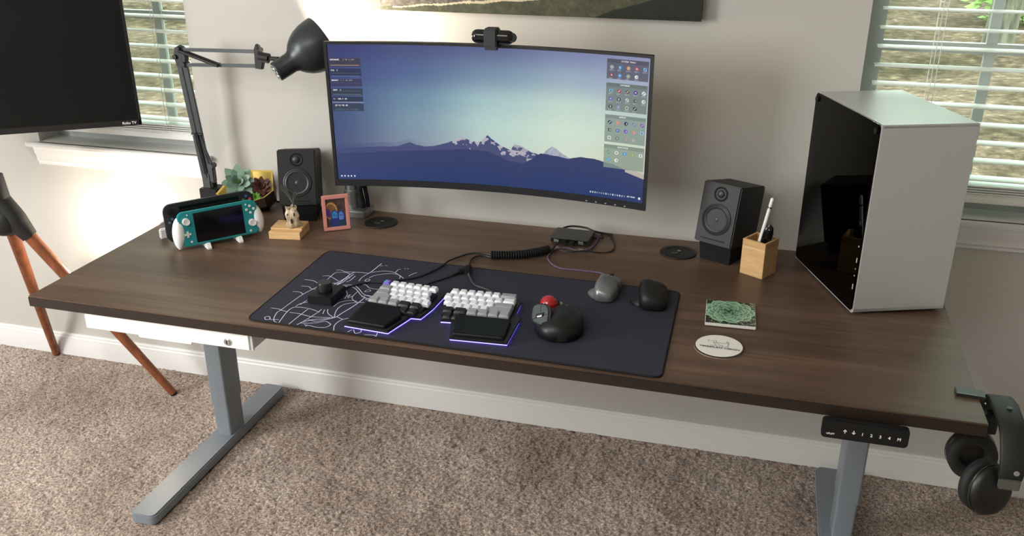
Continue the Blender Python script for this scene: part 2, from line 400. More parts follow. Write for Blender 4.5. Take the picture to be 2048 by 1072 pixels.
for x, y, r, lab in [(3.95, 9.5, .15, 'grey tree trunk outside the right part of the right window'), (-1.0, 12.5, .13, 'tree trunk outside the left window next to the lamp'), (1.75, 8.5, .10, 'dark thin tree trunk beside the left jamb of the right window')]:
    z = gz(y); t = thing('tree', lab, 'tree', (x, y, z))
    MB().tube([(0, 0, -.2), (0, 0, .1), (.05, 0, 1.), (0, .05, 2.5), (.1, 0, 4.5)], [r*1.5, r*1.1, r, r*.9, r*.6], 12).build('trunk', M_bark, t)
    b = MB()
    for j in range(4): a = j*1.6; b.tube([(.03, .03, 2.6+j*.4), (math.cos(a)*.8, math.sin(a)*.8, 3.4+j*.4), (math.cos(a)*1.3, math.sin(a)*1.3, 4.2+j*.4)], [.05, .03, .015], 6)
    b.build('branch', M_bark, t)
# ------------------------------------------------------------------ desk
desk = thing('standing_desk', 'long walnut topped standing desk on grey steel legs against the wall', 'desk', (0, 0, 0))
b = MB(); b.box(0, DL, .0012, DD, ZD-DT, ZD, bev=.0012); b.build('desktop', M_walnut, desk)
MB().box(.0008, DL-.0008, -.0006, .0012, ZD-DT+.0008, ZD-.0026).build('edge_band', M_walnut_edge, desk, smooth=0)  # stops below the top; the lighter lip left paints the bevel highlight
for cx, fx in ((.145, .142), (1.892, 1.877)):
    b = MB(); b.prism(rrect(fx-.038, fx+.038, .06, .760, .018), .003, .033, bev=.004); b.build('foot', M_steel, desk)
    b = MB(); cy = .490
    b.prism(rrect(cx-.0285, cx+.0285, cy-.046, cy+.046, .006), .37, ZD-DT-.03)
    b.build('upper_column', M_steel, desk)
    MB().prism(rrect(cx-.0265, cx+.0265, cy-.042, cy+.042, .006), .14, .37).build('middle_column', M_steel, desk)
    MB().prism(rrect(cx-.0245, cx+.0245, cy-.038, cy+.038, .006), .033, .14).build('lower_column', M_steel, desk)
    MB().box(cx-.035, cx+.035, .34, .70, ZD-DT-.03, ZD-DT).build('top_bracket', M_steel, desk, smooth=0)
MB().box(.18, 1.85, .43, .48, ZD-DT-.035, ZD-DT).build('crossbar', M_steel, desk, smooth=0)
# grommet covers set in the top
for gx, gy in ((.592, .674), (1.418, .670)):
    b = MB(); b.lathe([(.0, 0), (.046, 0), (.047, .0015), (.046, .003), (.040, .0035), (.034, .0035), (.033, .0025), (.0, .0025)], T((gx, gy, ZD)), 48)
    g = b.build('grommet', M_black, desk)
    MB().prism(rrect(gx-.014, gx+.002, gy-.012, gy-.006, .002), ZD+.0025, ZD+.0045).build('grommet_tab', M_dgrey, g)
    for k in range(1):
        MB().lathe([(.0045, .0), (.0045, .001), (.001, .001)], T((gx+.002, gy+.006, ZD+.0035)), 12).build('grommet_dot', M_alu, g)

# hand control under the front edge
t = thing('desk_control_panel', 'black keypad with white numbers screwed under the right front desk edge', 'control panel', (1.829, -.004, .6440))
Mk = T((0, -.0105, -.0130)) @ Matrix.Rotation(math.radians(90), 4, 'X')      # local x right, y up, z out of the face
b = MB(); b.prism(rrect(-.0745, .0745, -.0195, .0195, .008), 0, .014, Mk @ T((0, 0, -.003)), bev=.0015)
b.box(-.06, .06, -.012, .010, -.045, .0, Mk); b.build('housing', M_black, t)
face = Mk @ T((0, 0, .0113))
for k, s in enumerate(['1', '2', '3', '4', 'M']): text('key_label', s, .0085, M_print, t, face @ T((-.006+k*.0152, -.005, 0)), bold=.00015)
text('maker_name', 'UPLIFT', .0048, M_print, t, face @ T((-.0655, -.011, 0)), bold=.0001)
for x, s in ((-.034, 1), (-.019, -1)):
    b = MB(); A = face @ T((x, -.001, 0)) @ Matrix.Scale(s, 4, (0, 1, 0)) if s < 0 else face @ T((x, -.001, 0))
    b.add([(-.0008, -.004, .0002), (.0008, -.004, .0002), (.0008, .001, .0002), (-.0008, .001, .0002)], [(0, 1, 2, 3)], A)
    b.add([(-.0034, .0005, .0002), (0, .0042, .0002), (.0034, .0005, .0002), (.0022, -.0005, .0002), (0, .002, .0002), (-.0022, -.0005, .0002)], [(0, 1, 4, 5), (1, 2, 3, 4)], A)
    b.build('key_label', M_print, t, smooth=0)

# drawer under the left front
t = thing('under_desk_drawer', 'slim white drawer box with round lock hung under the left desk edge', 'drawer', (.352, .012, .5995))
M_dr = mat('drawer_white', 'dcdedd', .4)
b = MB(); b.box(-.214, .214, .004, .30, .0025, .0425); b.box(-.216, .216, .0, .006, .0, .0430, bev=.001); b.build('case', M_dr, t)
b = MB()
o = [(-.209, .0405), (-.209, .003), (-.075, .003), (-.072, -.003), (.062, -.003), (.065, .003), (.209, .003), (.209, .0405)]
b.prism(o, 0, .004, T((0, 0, 0)) @ Matrix.Rotation(math.radians(90), 4, 'X'), bev=.0008); d = b.build('drawer_front', mat('drawer_front', 'f0f1f0', .35), t)
text('maker_name', 'UPLIFT', .008, mat('faint_print', 'dcdcda', .5), d, T((-.185, -.0042, .017)) @ Matrix.Rotation(math.radians(90), 4, 'X'))
b = MB(); LM = T((.157, -.004, .018)) @ Matrix.Rotation(math.radians(90), 4, 'X')
b.lathe([(.0085, 0), (.0085, .003), (.007, .0045), (.0, .0045)], LM, 24); k = b.build('lock', M_chrome, t)
MB().box(-.001, .001, -.0045, .0045, .0046, .0052, LM).build('keyhole', M_blackg, k, smooth=0)

# ------------------------------------------------------------------ desk mat with drawing
t = thing('desk_mat', 'large dark grey desk mat with white line drawing on its left side', 'desk mat', (.56, .02, ZD))
ox, oy = .56, .02
q = [(.553-ox, .024-oy), (1.456-ox, .008-oy), (1.449-ox, .420-oy), (.546-ox, .437-oy)]
def round_poly(P, r, seg=6):
    out = []; n = len(P)
    for i in range(n):
        a, c, d = Vector(P[i-1]), Vector(P[i]), Vector(P[(i+1) % n]); u = (a-c).normalized()*r; w = (d-c).normalized()*r
        for k in range(seg+1):
            s = k/seg; out.append(tuple((c+u)*(1-s)**2 + c*2*s*(1-s) + (c+w)*s*s))
    return out
M_mat = noisy('mat_cloth', [(.3, '282935'), (.7, '2d2e3b')], nscale=400, detail=2, rough=.75, spec=.35)
MB().prism(round_poly(q, .02), 0.0002, .0036, bev=.0008).build('cloth', M_mat, t)
b = MB(); rp = round_poly(q, .02, 8); b.tube([(x, y, .0022) for x, y in rp] + [(rp[0][0], rp[0][1], .0022)], .0021, 8, False); b.build('stitched_edge', M_blackm, t)
ART=[[(0.628,0.023),(0.617,0.029),(0.608,0.046),(0.602,0.07),(0.604,0.082),(0.607,0.126),(0.612,0.173),(0.624,0.218)],[(0.631,0.024),(0.625,0.055),(0.622,0.076),(0.622,0.094),(0.627,0.104),(0.646,0.107),(0.669,0.104),(0.692,0.095)],[(0.655,0.022),(0.657,0.055),(0.658,0.077),(0.66,0.102)],[(0.673,0.025),(0.679,0.044),(0.684,0.067),(0.688,0.09),(0.69,0.11)],[(0.604,0.082),(0.623,0.078)],[(0.629,0.077),(0.654,0.076),(0.682,0.07),(0.709,0.073),(0.734,0.078)],[(0.605,0.033),(0.624,0.037)],[(0.588,0.04),(0.592,0.046),(0.599,0.043),(0.603,0.034),(0.597,0.03),(0.591,0.035),(0.588,0.04)],[(0.68,0.042),(0.695,0.057),(0.719,0.068),(0.736,0.079),(0.742,0.105),(0.749,0.133),(0.754,0.162),(0.757,0.196)],[(0.686,0.054),(0.707,0.052),(0.721,0.064),(0.732,0.076)],[(0.676,0.035),(0.694,0.039),(0.71,0.046),(0.725,0.057),(0.737,0.051),(0.743,0.045),(0.738,0.031),(0.72,0.026),(0.703,0.029)],[(0.735,0.081),(0.726,0.105),(0.723,0.131),(0.73,0.151),(0.751,0.164),(0.771,0.169)],[(0.762,0.021),(0.753,0.043),(0.753,0.064),(0.76,0.079),(0.772,0.087)],[(0.739,0.084),(0.757,0.076)],[(0.703,0.089),(0.697,0.11)],[(0.703,0.114),(0.709,0.1),(0.719,0.089),(0.733,0.08)],[(0.709,0.131),(0.714,0.156),(0.732,0.17),(0.748,0.17)],[(0.628,0.24),(0.628,0.276),(0.63,0.308),(0.654,0.315),(0.668,0.308)],[(0.624,0.323),(0.635,0.326),(0.653,0.317)],[(0.65,0.319),(0.683,0.325),(0.704,0.326),(0.71,0.333),(0.714,0.392)],[(0.71,0.333),(0.703,0.299),(0.705,0.276)],[(0.712,0.333),(0.739,0.349),(0.765,0.348),(0.788,0.33),(0.792,0.316)],[(0.72,0.301),(0.729,0.319),(0.755,0.337),(0.778,0.338),(0.798,0.323),(0.803,0.314)],[(0.717,0.282),(0.719,0.293),(0.727,0.29),(0.725,0.279),(0.717,0.282)],[(0.769,0.349),(0.769,0.366),(0.774,0.372)],[(0.808,0.336),(0.814,0.353),(0.82,0.361)],[(0.608,0.281),(0.624,0.285),(0.658,0.263)],[(0.575,0.25),(0.59,0.25),(0.602,0.248),(0.623,0.233)],[(0.586,0.213),(0.604,0.215),(0.615,0.206),(0.631,0.205)],[(0.582,0.179),(0.598,0.181),(0.612,0.173)],[(0.578,0.086),(0.595,0.086),(0.606,0.083)],[(0.658,0.228),(0.665,0.25),(0.666,0.281),(0.668,0.308),(0.673,0.323)],[(0.656,0.237),(0.662,0.264),(0.669,0.297)],[(0.66,0.233),(0.67,0.256),(0.673,0.288),(0.676,0.31)],[(0.64,0.243),(0.652,0.249),(0.669,0.251)],[(0.678,0.263),(0.683,0.275),(0.684,0.302)],[(0.656,0.242),(0.666,0.276),(0.677,0.289)],[(0.685,0.24),(0.704,0.24),(0.723,0.226),(0.744,0.202),(0.765,0.189),(0.778,0.188)],[(0.679,0.243),(0.702,0.25),(0.723,0.235),(0.744,0.212),(0.763,0.203),(0.78,0.202)],[(0.687,0.221),(0.701,0.214),(0.711,0.198),(0.715,0.175)],[(0.716,0.187),(0.718,0.2),(0.72,0.181),(0.728,0.198)],[(0.715,0.263),(0.732,0.258),(0.747,0.245),(0.772,0.244)],[(0.727,0.222),(0.728,0.188),(0.739,0.172),(0.754,0.162)],[(0.742,0.226),(0.748,0.237),(0.755,0.23),(0.746,0.222),(0.742,0.226)],[(0.748,0.194),(0.757,0.206),(0.77,0.2),(0.763,0.184),(0.776,0.182)],[(0.793,0.023),(0.798,0.035)],[(0.801,0.036),(0.811,0.022),(0.82,0.029),(0.817,0.04)],[(0.832,0.02),(0.853,0.024),(0.859,0.019),(0.856,0.035)],[(0.627,0.109),(0.63,0.123),(0.642,0.136)],[(0.632,0.119),(0.636,0.144)],[(0.715,0.378),(0.724,0.378)],[(0.727,0.382),(0.734,0.381)],[(0.781,0.377),(0.785,0.375)],[(0.788,0.379),(0.792,0.376)],[(0.688,0.031),(0.699,0.028),(0.702,0.031)],[(0.694,0.023),(0.697,0.03)]]
def ribbon(b, pts, w, z):
    pts = [Vector((x, y, 0)) for x, y in pts]; pts = smooth_path(pts, 5) if len(pts) > 2 else pts; L = []; R_ = []
    for i, p in enumerate(pts):
        d = pts[min(i+1, len(pts)-1)] - pts[max(i-1, 0)]
        if d.length < 1e-9: d = Vector((1, 0, 0))
        n = Vector((-d.y, d.x, 0)).normalized()*w/2; L.append(b.bm.verts.new(p+n+Vector((0, 0, z)))); R_.append(b.bm.verts.new(p-n+Vector((0, 0, z))))
    for i in range(len(L)-1):
        try: b.bm.faces.new([L[i], R_[i], R_[i+1], L[i+1]])
        except ValueError: pass
b = MB()
for i, s in enumerate(ART): ribbon(b, [(x-ox, y-oy) for x, y in s], .0022 if i in (19, 31, 32, 33, 37, 38, 8) else .0017, .0038+i*.000004)
dr = b.build('printed_drawing', mat('mat_print', 'd2d0ea', .6), t, smooth=0)
for f in dr.data.polygons:
    if f.normal.z < 0: f.flip()

# ------------------------------------------------------------------ monitor
MW, MH, SAG = .813, .3735, .0486
Mm = pose(.9351, .5467, 1.0004, .0192, -.021)
mon = thing('curved_monitor', 'wide curved black monitor showing a blue mountain desktop wallpaper', 'monitor'); put(mon, Mm)
def cy(u): return SAG*(1-u*u)
def curved_strip(b, x0, x1, z0, z1, yf, yb, n=28):
    rings = []
    for k in range(n+1):
        x = x0+(x1-x0)*k/n; u = x/(MW/2); rings.append([(x, cy(u)+yf, z0), (x, cy(u)+yb, z0), (x, cy(u)+yb, z1), (x, cy(u)+yf, z1)])
    b.loft(rings)
hw, hh = MW/2, MH/2
b = MB(); rings = []
for k in range(33):
    x = -hw+.001+(MW-.002)*k/32; u = x/hw; th = .012+.028*(1-u**4)
    rings.append([(x, cy(u)+.001, -hh+.001), (x, cy(u)+.012, -hh), (x, cy(u)+th, -hh*.75), (x, cy(u)+th, hh*.75), (x, cy(u)+.012, hh), (x, cy(u)+.001, hh-.001)])
b.loft(rings); b.box(-.08, .08, SAG+.035, SAG+.048, -.08, .08, bev=.01); b.build('back_shell', M_black, mon)
b = MB(); curved_strip(b, -hw, hw, -hh, -hh+.0175, -.0025, .008); curved_strip(b, -hw, hw, hh-.0065, hh, -.0022, .008)
curved_strip(b, -hw, -hw+.0075, -hh, hh, -.0022, .008, 2); curved_strip(b, hw-.0075, hw, -hh, hh, -.0022, .008, 2)
bez = b.build('bezel', mat('bezel_black', '1b1c1e', .42), mon)
for k in range(5):
    x = hw-.150+k*.0245; u = x/hw
    MB().box(x-.0022, x+.0022, cy(u)-.0032, cy(u)-.0024, -hh+.003, -hh+.0055).build('button_mark', mat('button_grey', 'a8a8a8', .5), bez, smooth=0)
def FONT():
    f = {'A':'010101111101101','B':'110101110101110','C':'011100100100011','D':'110101101101110','E':'111100110100111','F':'111100110100100','G':'011100101101011','H':'101101111101101','I':'111010010010111','J':'001001001101010','K':'101110100110101','L':'100100100100111','M':'101111111101101','N':'110101101101101','O':'010101101101010','P':'110101110100100','R':'110101110110101','S':'011100010001110','T':'111010010010010','U':'101101101101111','V':'101101101101010','W':'101101111111101','X':'101101010101101','Y':'101101010010010','0':'111101101101111','1':'010110010010111','2':'111001111100111','3':'111001011001111','4':'101101111001001','5':'111100111001111','6':'111100111101111','7':'111001010010010','8':'111101111101111','9':'111101111001111',':':'000010000010000','.':'000000000000010','%':'101001010100101',' ':'0'*15,'/':'001001010100100'}
    return {k: np.array(list(map(int, v))).reshape(5, 3) for k, v in f.items()}
FNT = FONT()
def stamp(img, x, y, s, col=(1, 1, 1), sx=1, a=1.):
    for ch in s.upper():
        g = np.kron(FNT.get(ch, FNT[' ']), np.ones((sx, sx))); h, w = g.shape; R_ = img[y:y+h, x:x+w]
        if R_.shape[:2] == g.shape: R_[:] = R_*(1-g[..., None]*a) + np.array(col)*g[..., None]*a
        x += w+sx
def screen_image(nx=1100, ny=490):
    # wallpaper: interpolated sky colours, rows top->ridge, columns left->right
    tab = np.array([[(50,58,112),(72,82,132),(92,102,146),(124,134,176),(146,152,190)],
                    [(58,72,128),(84,106,152),(122,150,176),(160,182,200),(168,180,204)],
                    [(64,84,134),(110,142,170),(172,204,208),(204,228,216),(196,212,208)],
                    [(66,84,130),(128,156,176),(192,222,214),(218,238,220),(214,228,208)],
                    [(74,86,128),(138,152,172),(196,214,208),(220,234,216),(216,214,190)]], float)/255
    u = np.linspace(0, 1, nx); v = np.linspace(0, 1, ny); U, V = np.meshgrid(u, v)
    def lut(tb, U, V):
        r, c, _ = tb.shape; x = np.clip(U, 0, 1)*(c-1.001); y = np.clip(V, 0, 1)*(r-1.001); xi = x.astype(int); yi = y.astype(int); fx = (x-xi)[..., None]; fy = (y-yi)[..., None]
        fx = fx*fx*(3-2*fx)*.5+fx*.5; fy = fy*fy*(3-2*fy)*.5+fy*.5
        return (tb[yi, xi]*(1-fx)+tb[yi, xi+1]*fx)*(1-fy)+(tb[yi+1, xi]*(1-fx)+tb[yi+1, xi+1]*fx)*fy
    img = lut(tab, U, V/.74)
    nz = fbm((ny, nx), 90, 4, 3); n1 = (fbm((1, nx), 40, 5, 11)[0]-.5)
    def ridge(pts): return np.interp(u, [p[0] for p in pts], [p[1] for p in pts])
    r1 = ridge([(0,.76),(.03,.755),(.17,.742),(.2,.735),(.24,.703),(.264,.727),(.288,.733),(.338,.717),(.371,.69),(.413,.652),(.446,.677),(.47,.681),(.496,.622),(.536,.690),(.569,.721),(.6,.728),(.66,.735),(.7,.74),(1,.9)]) + n1*.012
    r2 = ridge([(0,1),(.56,.76),(.585,.678),(.61,.69),(.635,.72),(.66,.735),(.69,.80),(1,1)]) + n1*.012
    r3 = ridge([(0,1),(.66,.78),(.684,.714),(.706,.664),(.725,.69),(.74,.715),(.78,.75),(1,1)]) + n1*.012
    fr = ridge([(0,.80),(.1,.79),(.2,.775),(.3,.76),(.42,.74),(.5,.745),(.56,.80),(.61,.82),(.64,.775),(.67,.727),(.72,.735),(.76,.745),(.80,.722),(.845,.725),(.90,.745),(.94,.775),(1,.82)]) + n1*.008
    snow = np.array([205, 200, 214])/255; rock = np.array([84, 88, 130])/255
    far3 = np.array([158, 168, 186])/255; mid = np.array([70, 78, 122])/255; front_t = np.array([48, 60, 108])/255; front_b = np.array([30, 56, 108])/255
    def fill(mask, col): img[mask] = col[mask] if col.ndim == 3 else col
    m = V > r3[None]; s = (nz > .47)[..., None]; fill(m, np.where(s, (snow+far3)/2, far3))
    m = V > r2[None]; d = (V-r2[None]); s = ((nz > .42+d*4.) & (d < .06))[..., None]; fill(m, np.where(s, snow*.86, rock))
    m = V > r1[None]; d = (V-r1[None]); s = ((nz > .44+d*4.5) & (U > .38) & (d < .07))[..., None]; fill(m, np.where(s, snow*.92, mid[None, None]))
    hz = np.clip((.34-U)/.34, 0, 1)[..., None]*.45                           # left ridge fades into haze
    m = V > fr[None]; k = np.clip((V-fr[None])/.28, 0, 1)[..., None]; fc = front_t*(1-k)+front_b*k; fill(m, fc)
    m2 = (V > r1[None]-.03) & (U < .34); img[m2] = (img*(1-hz)+np.array([62, 76, 126])/255*hz)[m2]
    m = (U > .94) & (V > .755+(U-.94)*.6) & (V < .79+(U-.94)*.6); img[m] = np.array([196, 186, 178])/255
    img *= (1+(nz[..., None]-.5)*.02)
    X = lambda a: int(a*nx); Y = lambda a: int(a*ny)
    def panel(x0, x1, y0, y1, col, al):
        R_ = img[Y(y0):Y(y1), X(x0):X(x1)]; R_[:] = R_*(1-al)+np.array(col)/255*al
    # left read-outs
    for y0, y1, c in ((.098, .160, (62, 54, 66)), (.172, .232, (34, 44, 74)), (.245, .302, (50, 52, 84)), (.315, .366, (38, 52, 66)), (.374, .414, (28, 42, 66)), (.425, .480, (44, 56, 76))): panel(.002, .0995, y0, y1, c, .8)
    panel(.006, .095, .148, .153, (206, 170, 160), .9); panel(.006, .095, .205, .208, (120, 140, 140), .7); panel(.006, .095, .226, .229, (130, 140, 200), .8)
    panel(.006, .095, .277, .279, (110, 90, 120), .7); panel(.006, .095, .333, .336, (110, 130, 130), .8); panel(.006, .095, .357, .36, (120, 140, 140), .8); panel(.003, .0995, .414, .420, (170, 170, 190), .8)
    stamp(img, X(.006), Y(.106), 'HARDWARE'); stamp(img, X(.045), Y(.106), '3.40 3.5GHZ', (.6, .6, .6))
    stamp(img, X(.006), Y(.180), 'CPU  %'); stamp(img, X(.006), Y(.252), 'MEMORY'); stamp(img, X(.034), Y(.252), '7.1 15.9GB', (.6, .6, .6))
    stamp(img, X(.008), Y(.321), 'SWAP  %'); stamp(img, X(.008), Y(.386), 'C:', sx=1); stamp(img, X(.020), Y(.386), '703.7 GB', sx=1); stamp(img, X(.010), Y(.434), '10:41:40 AM', sx=1); stamp(img, X(.010), Y(.464), 'SATURDAY APR 11 2020', (.5, .55, .6), a=.7)
    # right icon groups
    rs = np.random.RandomState(4)
    G = [(.026, .158, 'SYSTEM TOOLS', (84, 84, 100), [['aaa8b4','2a9ad8','e0a070','c05068','88b8f0'],['90405c','4098e0','98b080','f0f0f4']]),
         (.184, .374, 'SOFTWARE', (110, 126, 122), [['7cc0e0','c03040','6c5844','5028a0','f0ecec'],['6c50d8','584878','d8dcd4','505858','e0e8e4'],['384048','9098c8','b8c8a8','283430']]),
         (.400, .590, 'GAMING', (136, 154, 146), [['184868','f08868','1c2c4c','7088c0','9048b8'],['686058','3068b8','7850d8','e08888','a8c4e8'],['e8ece4','708074','a89890','c0a8a8']]),
         (.610, .775, 'WORKSPACE', (142, 162, 146), [['58a090','f0ecec','3898e8','98b848','f4f0f0'],['38b0e8','e8f0e8']])]
    for gi, (y0, y1, ttl, c, rows) in enumerate(G):
        panel(.872, .997, y0, y1, c, .82); panel(.872, .997, y0, y0+.026, tuple(v*.9 for v in c), .7); stamp(img, X(.915), Y(y0+.007), ttl)
        for ri, row in enumerate(rows):
            for ci, h in enumerate(row):
                cx, cy_ = X(.887+ci*.0247), Y(y0+.052+ri*.054); col = np.array([int(h[k:k+2], 16) for k in (0, 2, 4)])/255
                yy, xx = np.mgrid[-6:7, -6:7]; kind = rs.randint(3); mk = (xx**2+yy**2 <= 36) if kind == 0 else ((abs(xx) <= 5) & (abs(yy) <= 5)) if kind == 1 else (abs(xx)+abs(yy) <= 8) & (abs(xx) <= 6)
                R_ = img[cy_-6:cy_+7, cx-6:cx+7]; R_[mk] = col
                k2 = rs.randint(4); m3 = [(xx**2+yy**2 <= 7), (abs(xx) <= 1) & (abs(yy) <= 3), (abs(xx+yy) <= 1) & (abs(xx) < 4), (xx**2+yy**2 <= 12) & (xx > 0)][k2]
                R_[m3] = (1-col)*.3+.65 if col.mean() < .7 else col*.4
                if (gi < 2): stamp(img, cx-7, cy_+8, 'APPS'[:rs.randint(3, 5)], (.85, .85, .88), a=.6)
    # taskbar marks
    for k in range(5): R_ = img[Y(.968):Y(.980), X(.010+k*.0105):X(.010+k*.0105)+5]; R_[:] = (.85, .87, .95)
    for k in range(16): a = .45+.5*rs.rand(); R_ = img[Y(.962):Y(.974), X(.832+k*.0072):X(.832+k*.0072)+4]; R_[:] = R_*(1-a)+a
    stamp(img, X(.950), Y(.961), '10:41AM'); img[Y(.960):Y(.976), X(.986):X(.986)+7] = .95
    return img
simg = screen_image()
sx0, sx1, sz0, sz1 = -hw+.0085, hw-.0085, -hh+.0175, hh-.0065
M_screen = attr_mat('lit_screen', rough=.35, emit=.85, spec=.3)
painted('screen', simg, lambda u, v: (sx0+(sx1-sx0)*u, SAG*(1-((sx0+(sx1-sx0)*u)/hw)**2)-.0003, sz1-(sz1-sz0)*v), M_screen, mon)

# monitor arm: clamp base, post, link to the monitor's back
t = thing('monitor_arm', 'silver clamp-on monitor arm standing behind the pink picture frame', 'monitor arm', (.482, .735, ZD))
b = MB(); b.prism(rrect(-.052, .056, -.046, .032, .012), .0006, .022, bev=.004); b.build('base_plate', M_alu, t)
b = MB(); b.lathe([(.021, .0225), (.021, .062), (.0225, .064), (.0225, .072), (.019, .073), (.019, .33), (.021, .331), (.021, .36), (.0, .36)], T((.0, -.004, 0)), 32); b.build('post', M_alu, t)
b = MB(); b.tube(smooth_path([(0, -.004, .345), (.12, -.02, .35), (.25, -.03, .345)], 4), .017, 12); b.tube(smooth_path([(.25, -.03, .36), (.35, -.06, .35), (.452, -.08, .335)], 4), .016, 12)
b.cyl((.25, -.03, .32), (.25, -.03, .385), .022); b.cyl((.452, -.08, .30), (.452, -.08, .37), .02); b.box(.39, .515, -.088, -.08, .27, .39, bev=.003); b.build('arm', M_alu, t)
b = MB(); b.tube(smooth_path([(.035, -.01, .005), (.034, -.012, .04), (.028, -.012, .08), (.045, -.01, .11), (.05, .0, .2)], 5), .0085, 10); b.tube(smooth_path([(.045, .004, .01), (.044, .0, .05), (.04, 0, .09), (.055, .004, .12), (.06, .01, .2)], 5), .006, 8)
b.build('cable_bundle', M_blackm, t)

# webcam
t = thing('webcam', 'black bar-shaped webcam with square clip on top of the monitor', 'webcam', (.953, .588, 1.190))
b = MB(); rr = .0165
rings = []
for k in range(25):
    x = -.054+.108*k/24; e = max(0, abs(x)-(.054-rr)); r = math.sqrt(max(rr*rr-e*e, 1e-7)); rings.append([(x, -.012+math.cos(a)*r*.85, .0195+math.sin(a)*r) for a in [2*math.pi*j/20 for j in range(20)]])
b.loft(rings); bd = b.build('body', M_blackg, t)
MB().lathe([(.0, 0), (.011, 0), (.011, .0025), (.0, .003)], T((.049, -.016, .020)) @ Matrix.Rotation(math.radians(78), 4, 'X') @ Matrix.Rotation(math.radians(35), 4, 'Y'), 24).build('side_cap', M_dgrey, bd)
b = MB(); b.box(-.018, .014, -.031, .006, -.003, .0405, bev=.003); b.box(-.016, .014, -.027, -.014, -.010, .0, bev=.001); b.box(-.016, .014, -.027, .03, -.0012, .0035); b.build('clip', mat('clip_grey', '26292b', .55), t)

# ------------------------------------------------------------------ canvas picture
def canvas_img():
    nx, ny = 560, 330; v, u = np.mgrid[0:ny, 0:nx]; v = v/(ny-1); u = u/(nx-1); n = fbm((ny, nx), 10, 6, 21); n2 = fbm((ny, nx), 60, 4, 22); n3 = fbm((ny, nx), 120, 3, 24)
    sky = np.array([150, 165, 172])/255; img = np.zeros((ny, nx, 3))+sky
    hill = v > .30+.12*np.sin(u*7)+.1*(n-.5); img[hill] = (np.array([82, 84, 70])/255*(1+.7*(n[hill]-.5))[:, None])
    g = v > .78+.03*np.sin(u*9); base = np.array([72, 74, 54])/255; img[g] = base*(1+.55*(n2[g]-.5)+.35*(n3[g]-.5))[:, None]
    yc_ = .972-.15*(u-.24)
    rock = (v > .80) & (v < yc_) & (u > .10) & (u < .47); img[rock] = (np.array([96, 90, 84])/255*(1+.9*(n3[rock]-.5)+.5*(n2[rock]-.5))[:, None])
    yc = .978-.15*(u-.24) + .002*np.sin(u*60); path = (abs(v-yc) < .004+.010*np.clip(u-.25, 0, 1)+.008*(n2-.5)) & (u > .20) & (u < .62); img[path] = np.array([196, 184, 156])/255*(1+.2*(n3[path]-.5))[:, None]
    pt = (v > .88) & (v < .935+.03*(n2-.5)-.1*(u-.48)) & (u > .47) & (u < .60); img[pt] = np.array([188, 176, 150])/255
    dk = (v > 1.0-.5*np.clip(u-.72, 0, 1)+.03*(n-.5)) & (u > .72); img[dk] = np.array([26, 32, 24])/255*(1+.6*(n2[dk]-.5))[:, None]
    lt = u < .14+.05*n; img[lt & g] = (np.array([120, 106, 92])/255*(1+.6*(n2-.5)[..., None])).reshape(ny, nx, 3)[lt & g]
    return img
ci = canvas_img()
t = thing('canvas_picture', 'wide unframed landscape canvas print on the wall above the monitor', 'picture', (.918, YW-.030, 1.2345))
cw = 1.010
painted('print', ci, lambda u, v: (-cw/2+cw*u, 0*u, .56*(1-v)), attr_mat('canvas_print', .38, spec=.5), t)
b = MB(); b.box(-cw/2, cw/2, .0003, .029, 0, .56, bev=.002); b.build('canvas_side', noisy('canvas_edge', [(.35, '2a2c24'), (.65, '575747')], nscale=12, rough=.7), t)

# ------------------------------------------------------------------ speakers
M_spk = mat('speaker_vinyl', '17191b', .5, spec=.4); M_cone = mat('cone', '2b2e31', .42, spec=.5); M_rub = mat('rubber', '0a0b0c', .6, spec=.3)
def speaker(label, M, w, h, d=.133, slot=True):
    t = thing('speaker', label, 'speaker', group='pair of black speakers'); put(t, M)
    MB().box(0, w, 0, d, 0, h, bev=.003).build('cabinet', M_spk, t)
    F = T((w/2, 0, 0)) @ Matrix.Rotation(math.radians(90), 4, 'X')         # local z out of the front
    b = MB(); b.lathe([(.0385, -.001), (.0385, .0018), (.036, .0028), (.0345, .001), (.031, .0025), (.027, .001), (.0255, -.003), (.013, -.009), (.0, -.009)], F @ T((0, .063, 0)), 48); wo = b.build('woofer', M_cone, t)
    MB().lathe([(.0, .0015), (.005, .0008), (.010, -.003), (.0128, -.0085)], F @ T((0, .063, 0)), 32, cap=False).build('dust_cap', mat('dust_cap', '3a3d3f', .4), wo)
    MB().lathe([(.0398, -.0005), (.0398, .0008), (.0385, .0008)], F @ T((0, .063, 0)), 48, cap=False).build('woofer_ring', M_rub, wo)
    b = MB(); b.lathe([(.0185, -.001), (.0185, .001), (.0165, .0016), (.0125, -.0006), (.0, -.0006)], F @ T((0, .127, 0)), 40); tw = b.build('tweeter', M_rub, t)
    MB().sphere((0, .127, -.001), .0105, 20, 10, (1, 1, .55), F).build('tweeter_dome', M_cone, tw)
    MB().box(-.033, .033, .010, .0135, -.001, .0004, F).build('bass_slot', M_rub, t, smooth=0)
    return t
def spk_stand(label, x, y, yaw, w, d, h, tilt):
    t = thing('speaker_stand', label, 'speaker stand', (x, y, ZD), (0, 0, yaw), 'stands under the speakers'); b = MB()
    top = lambda yy: h + yy*math.tan(-tilt)
    b.loft([[(s*w/2, 0, 0), (s*w/2, d, 0), (s*w/2*1.08, d+.004, max(top(d), .003)), (s*w/2*1.08, -.004, h)] for s in (-1, 1)]); b.build('stand_body', M_blackm, t)
    return t
MR = pose(1.4570, .6383, .7215, -.4451, .2000); speaker('black bookshelf speaker beside the wooden pen cup, turned to the left', MR, .102, .152)
c0 = MR @ Vector((.051, .022, 0)); spk_stand('dark wedge stand under the speaker beside the pen cup', c0.x, c0.y, -.4451, .082, .095, .0480, .2000)
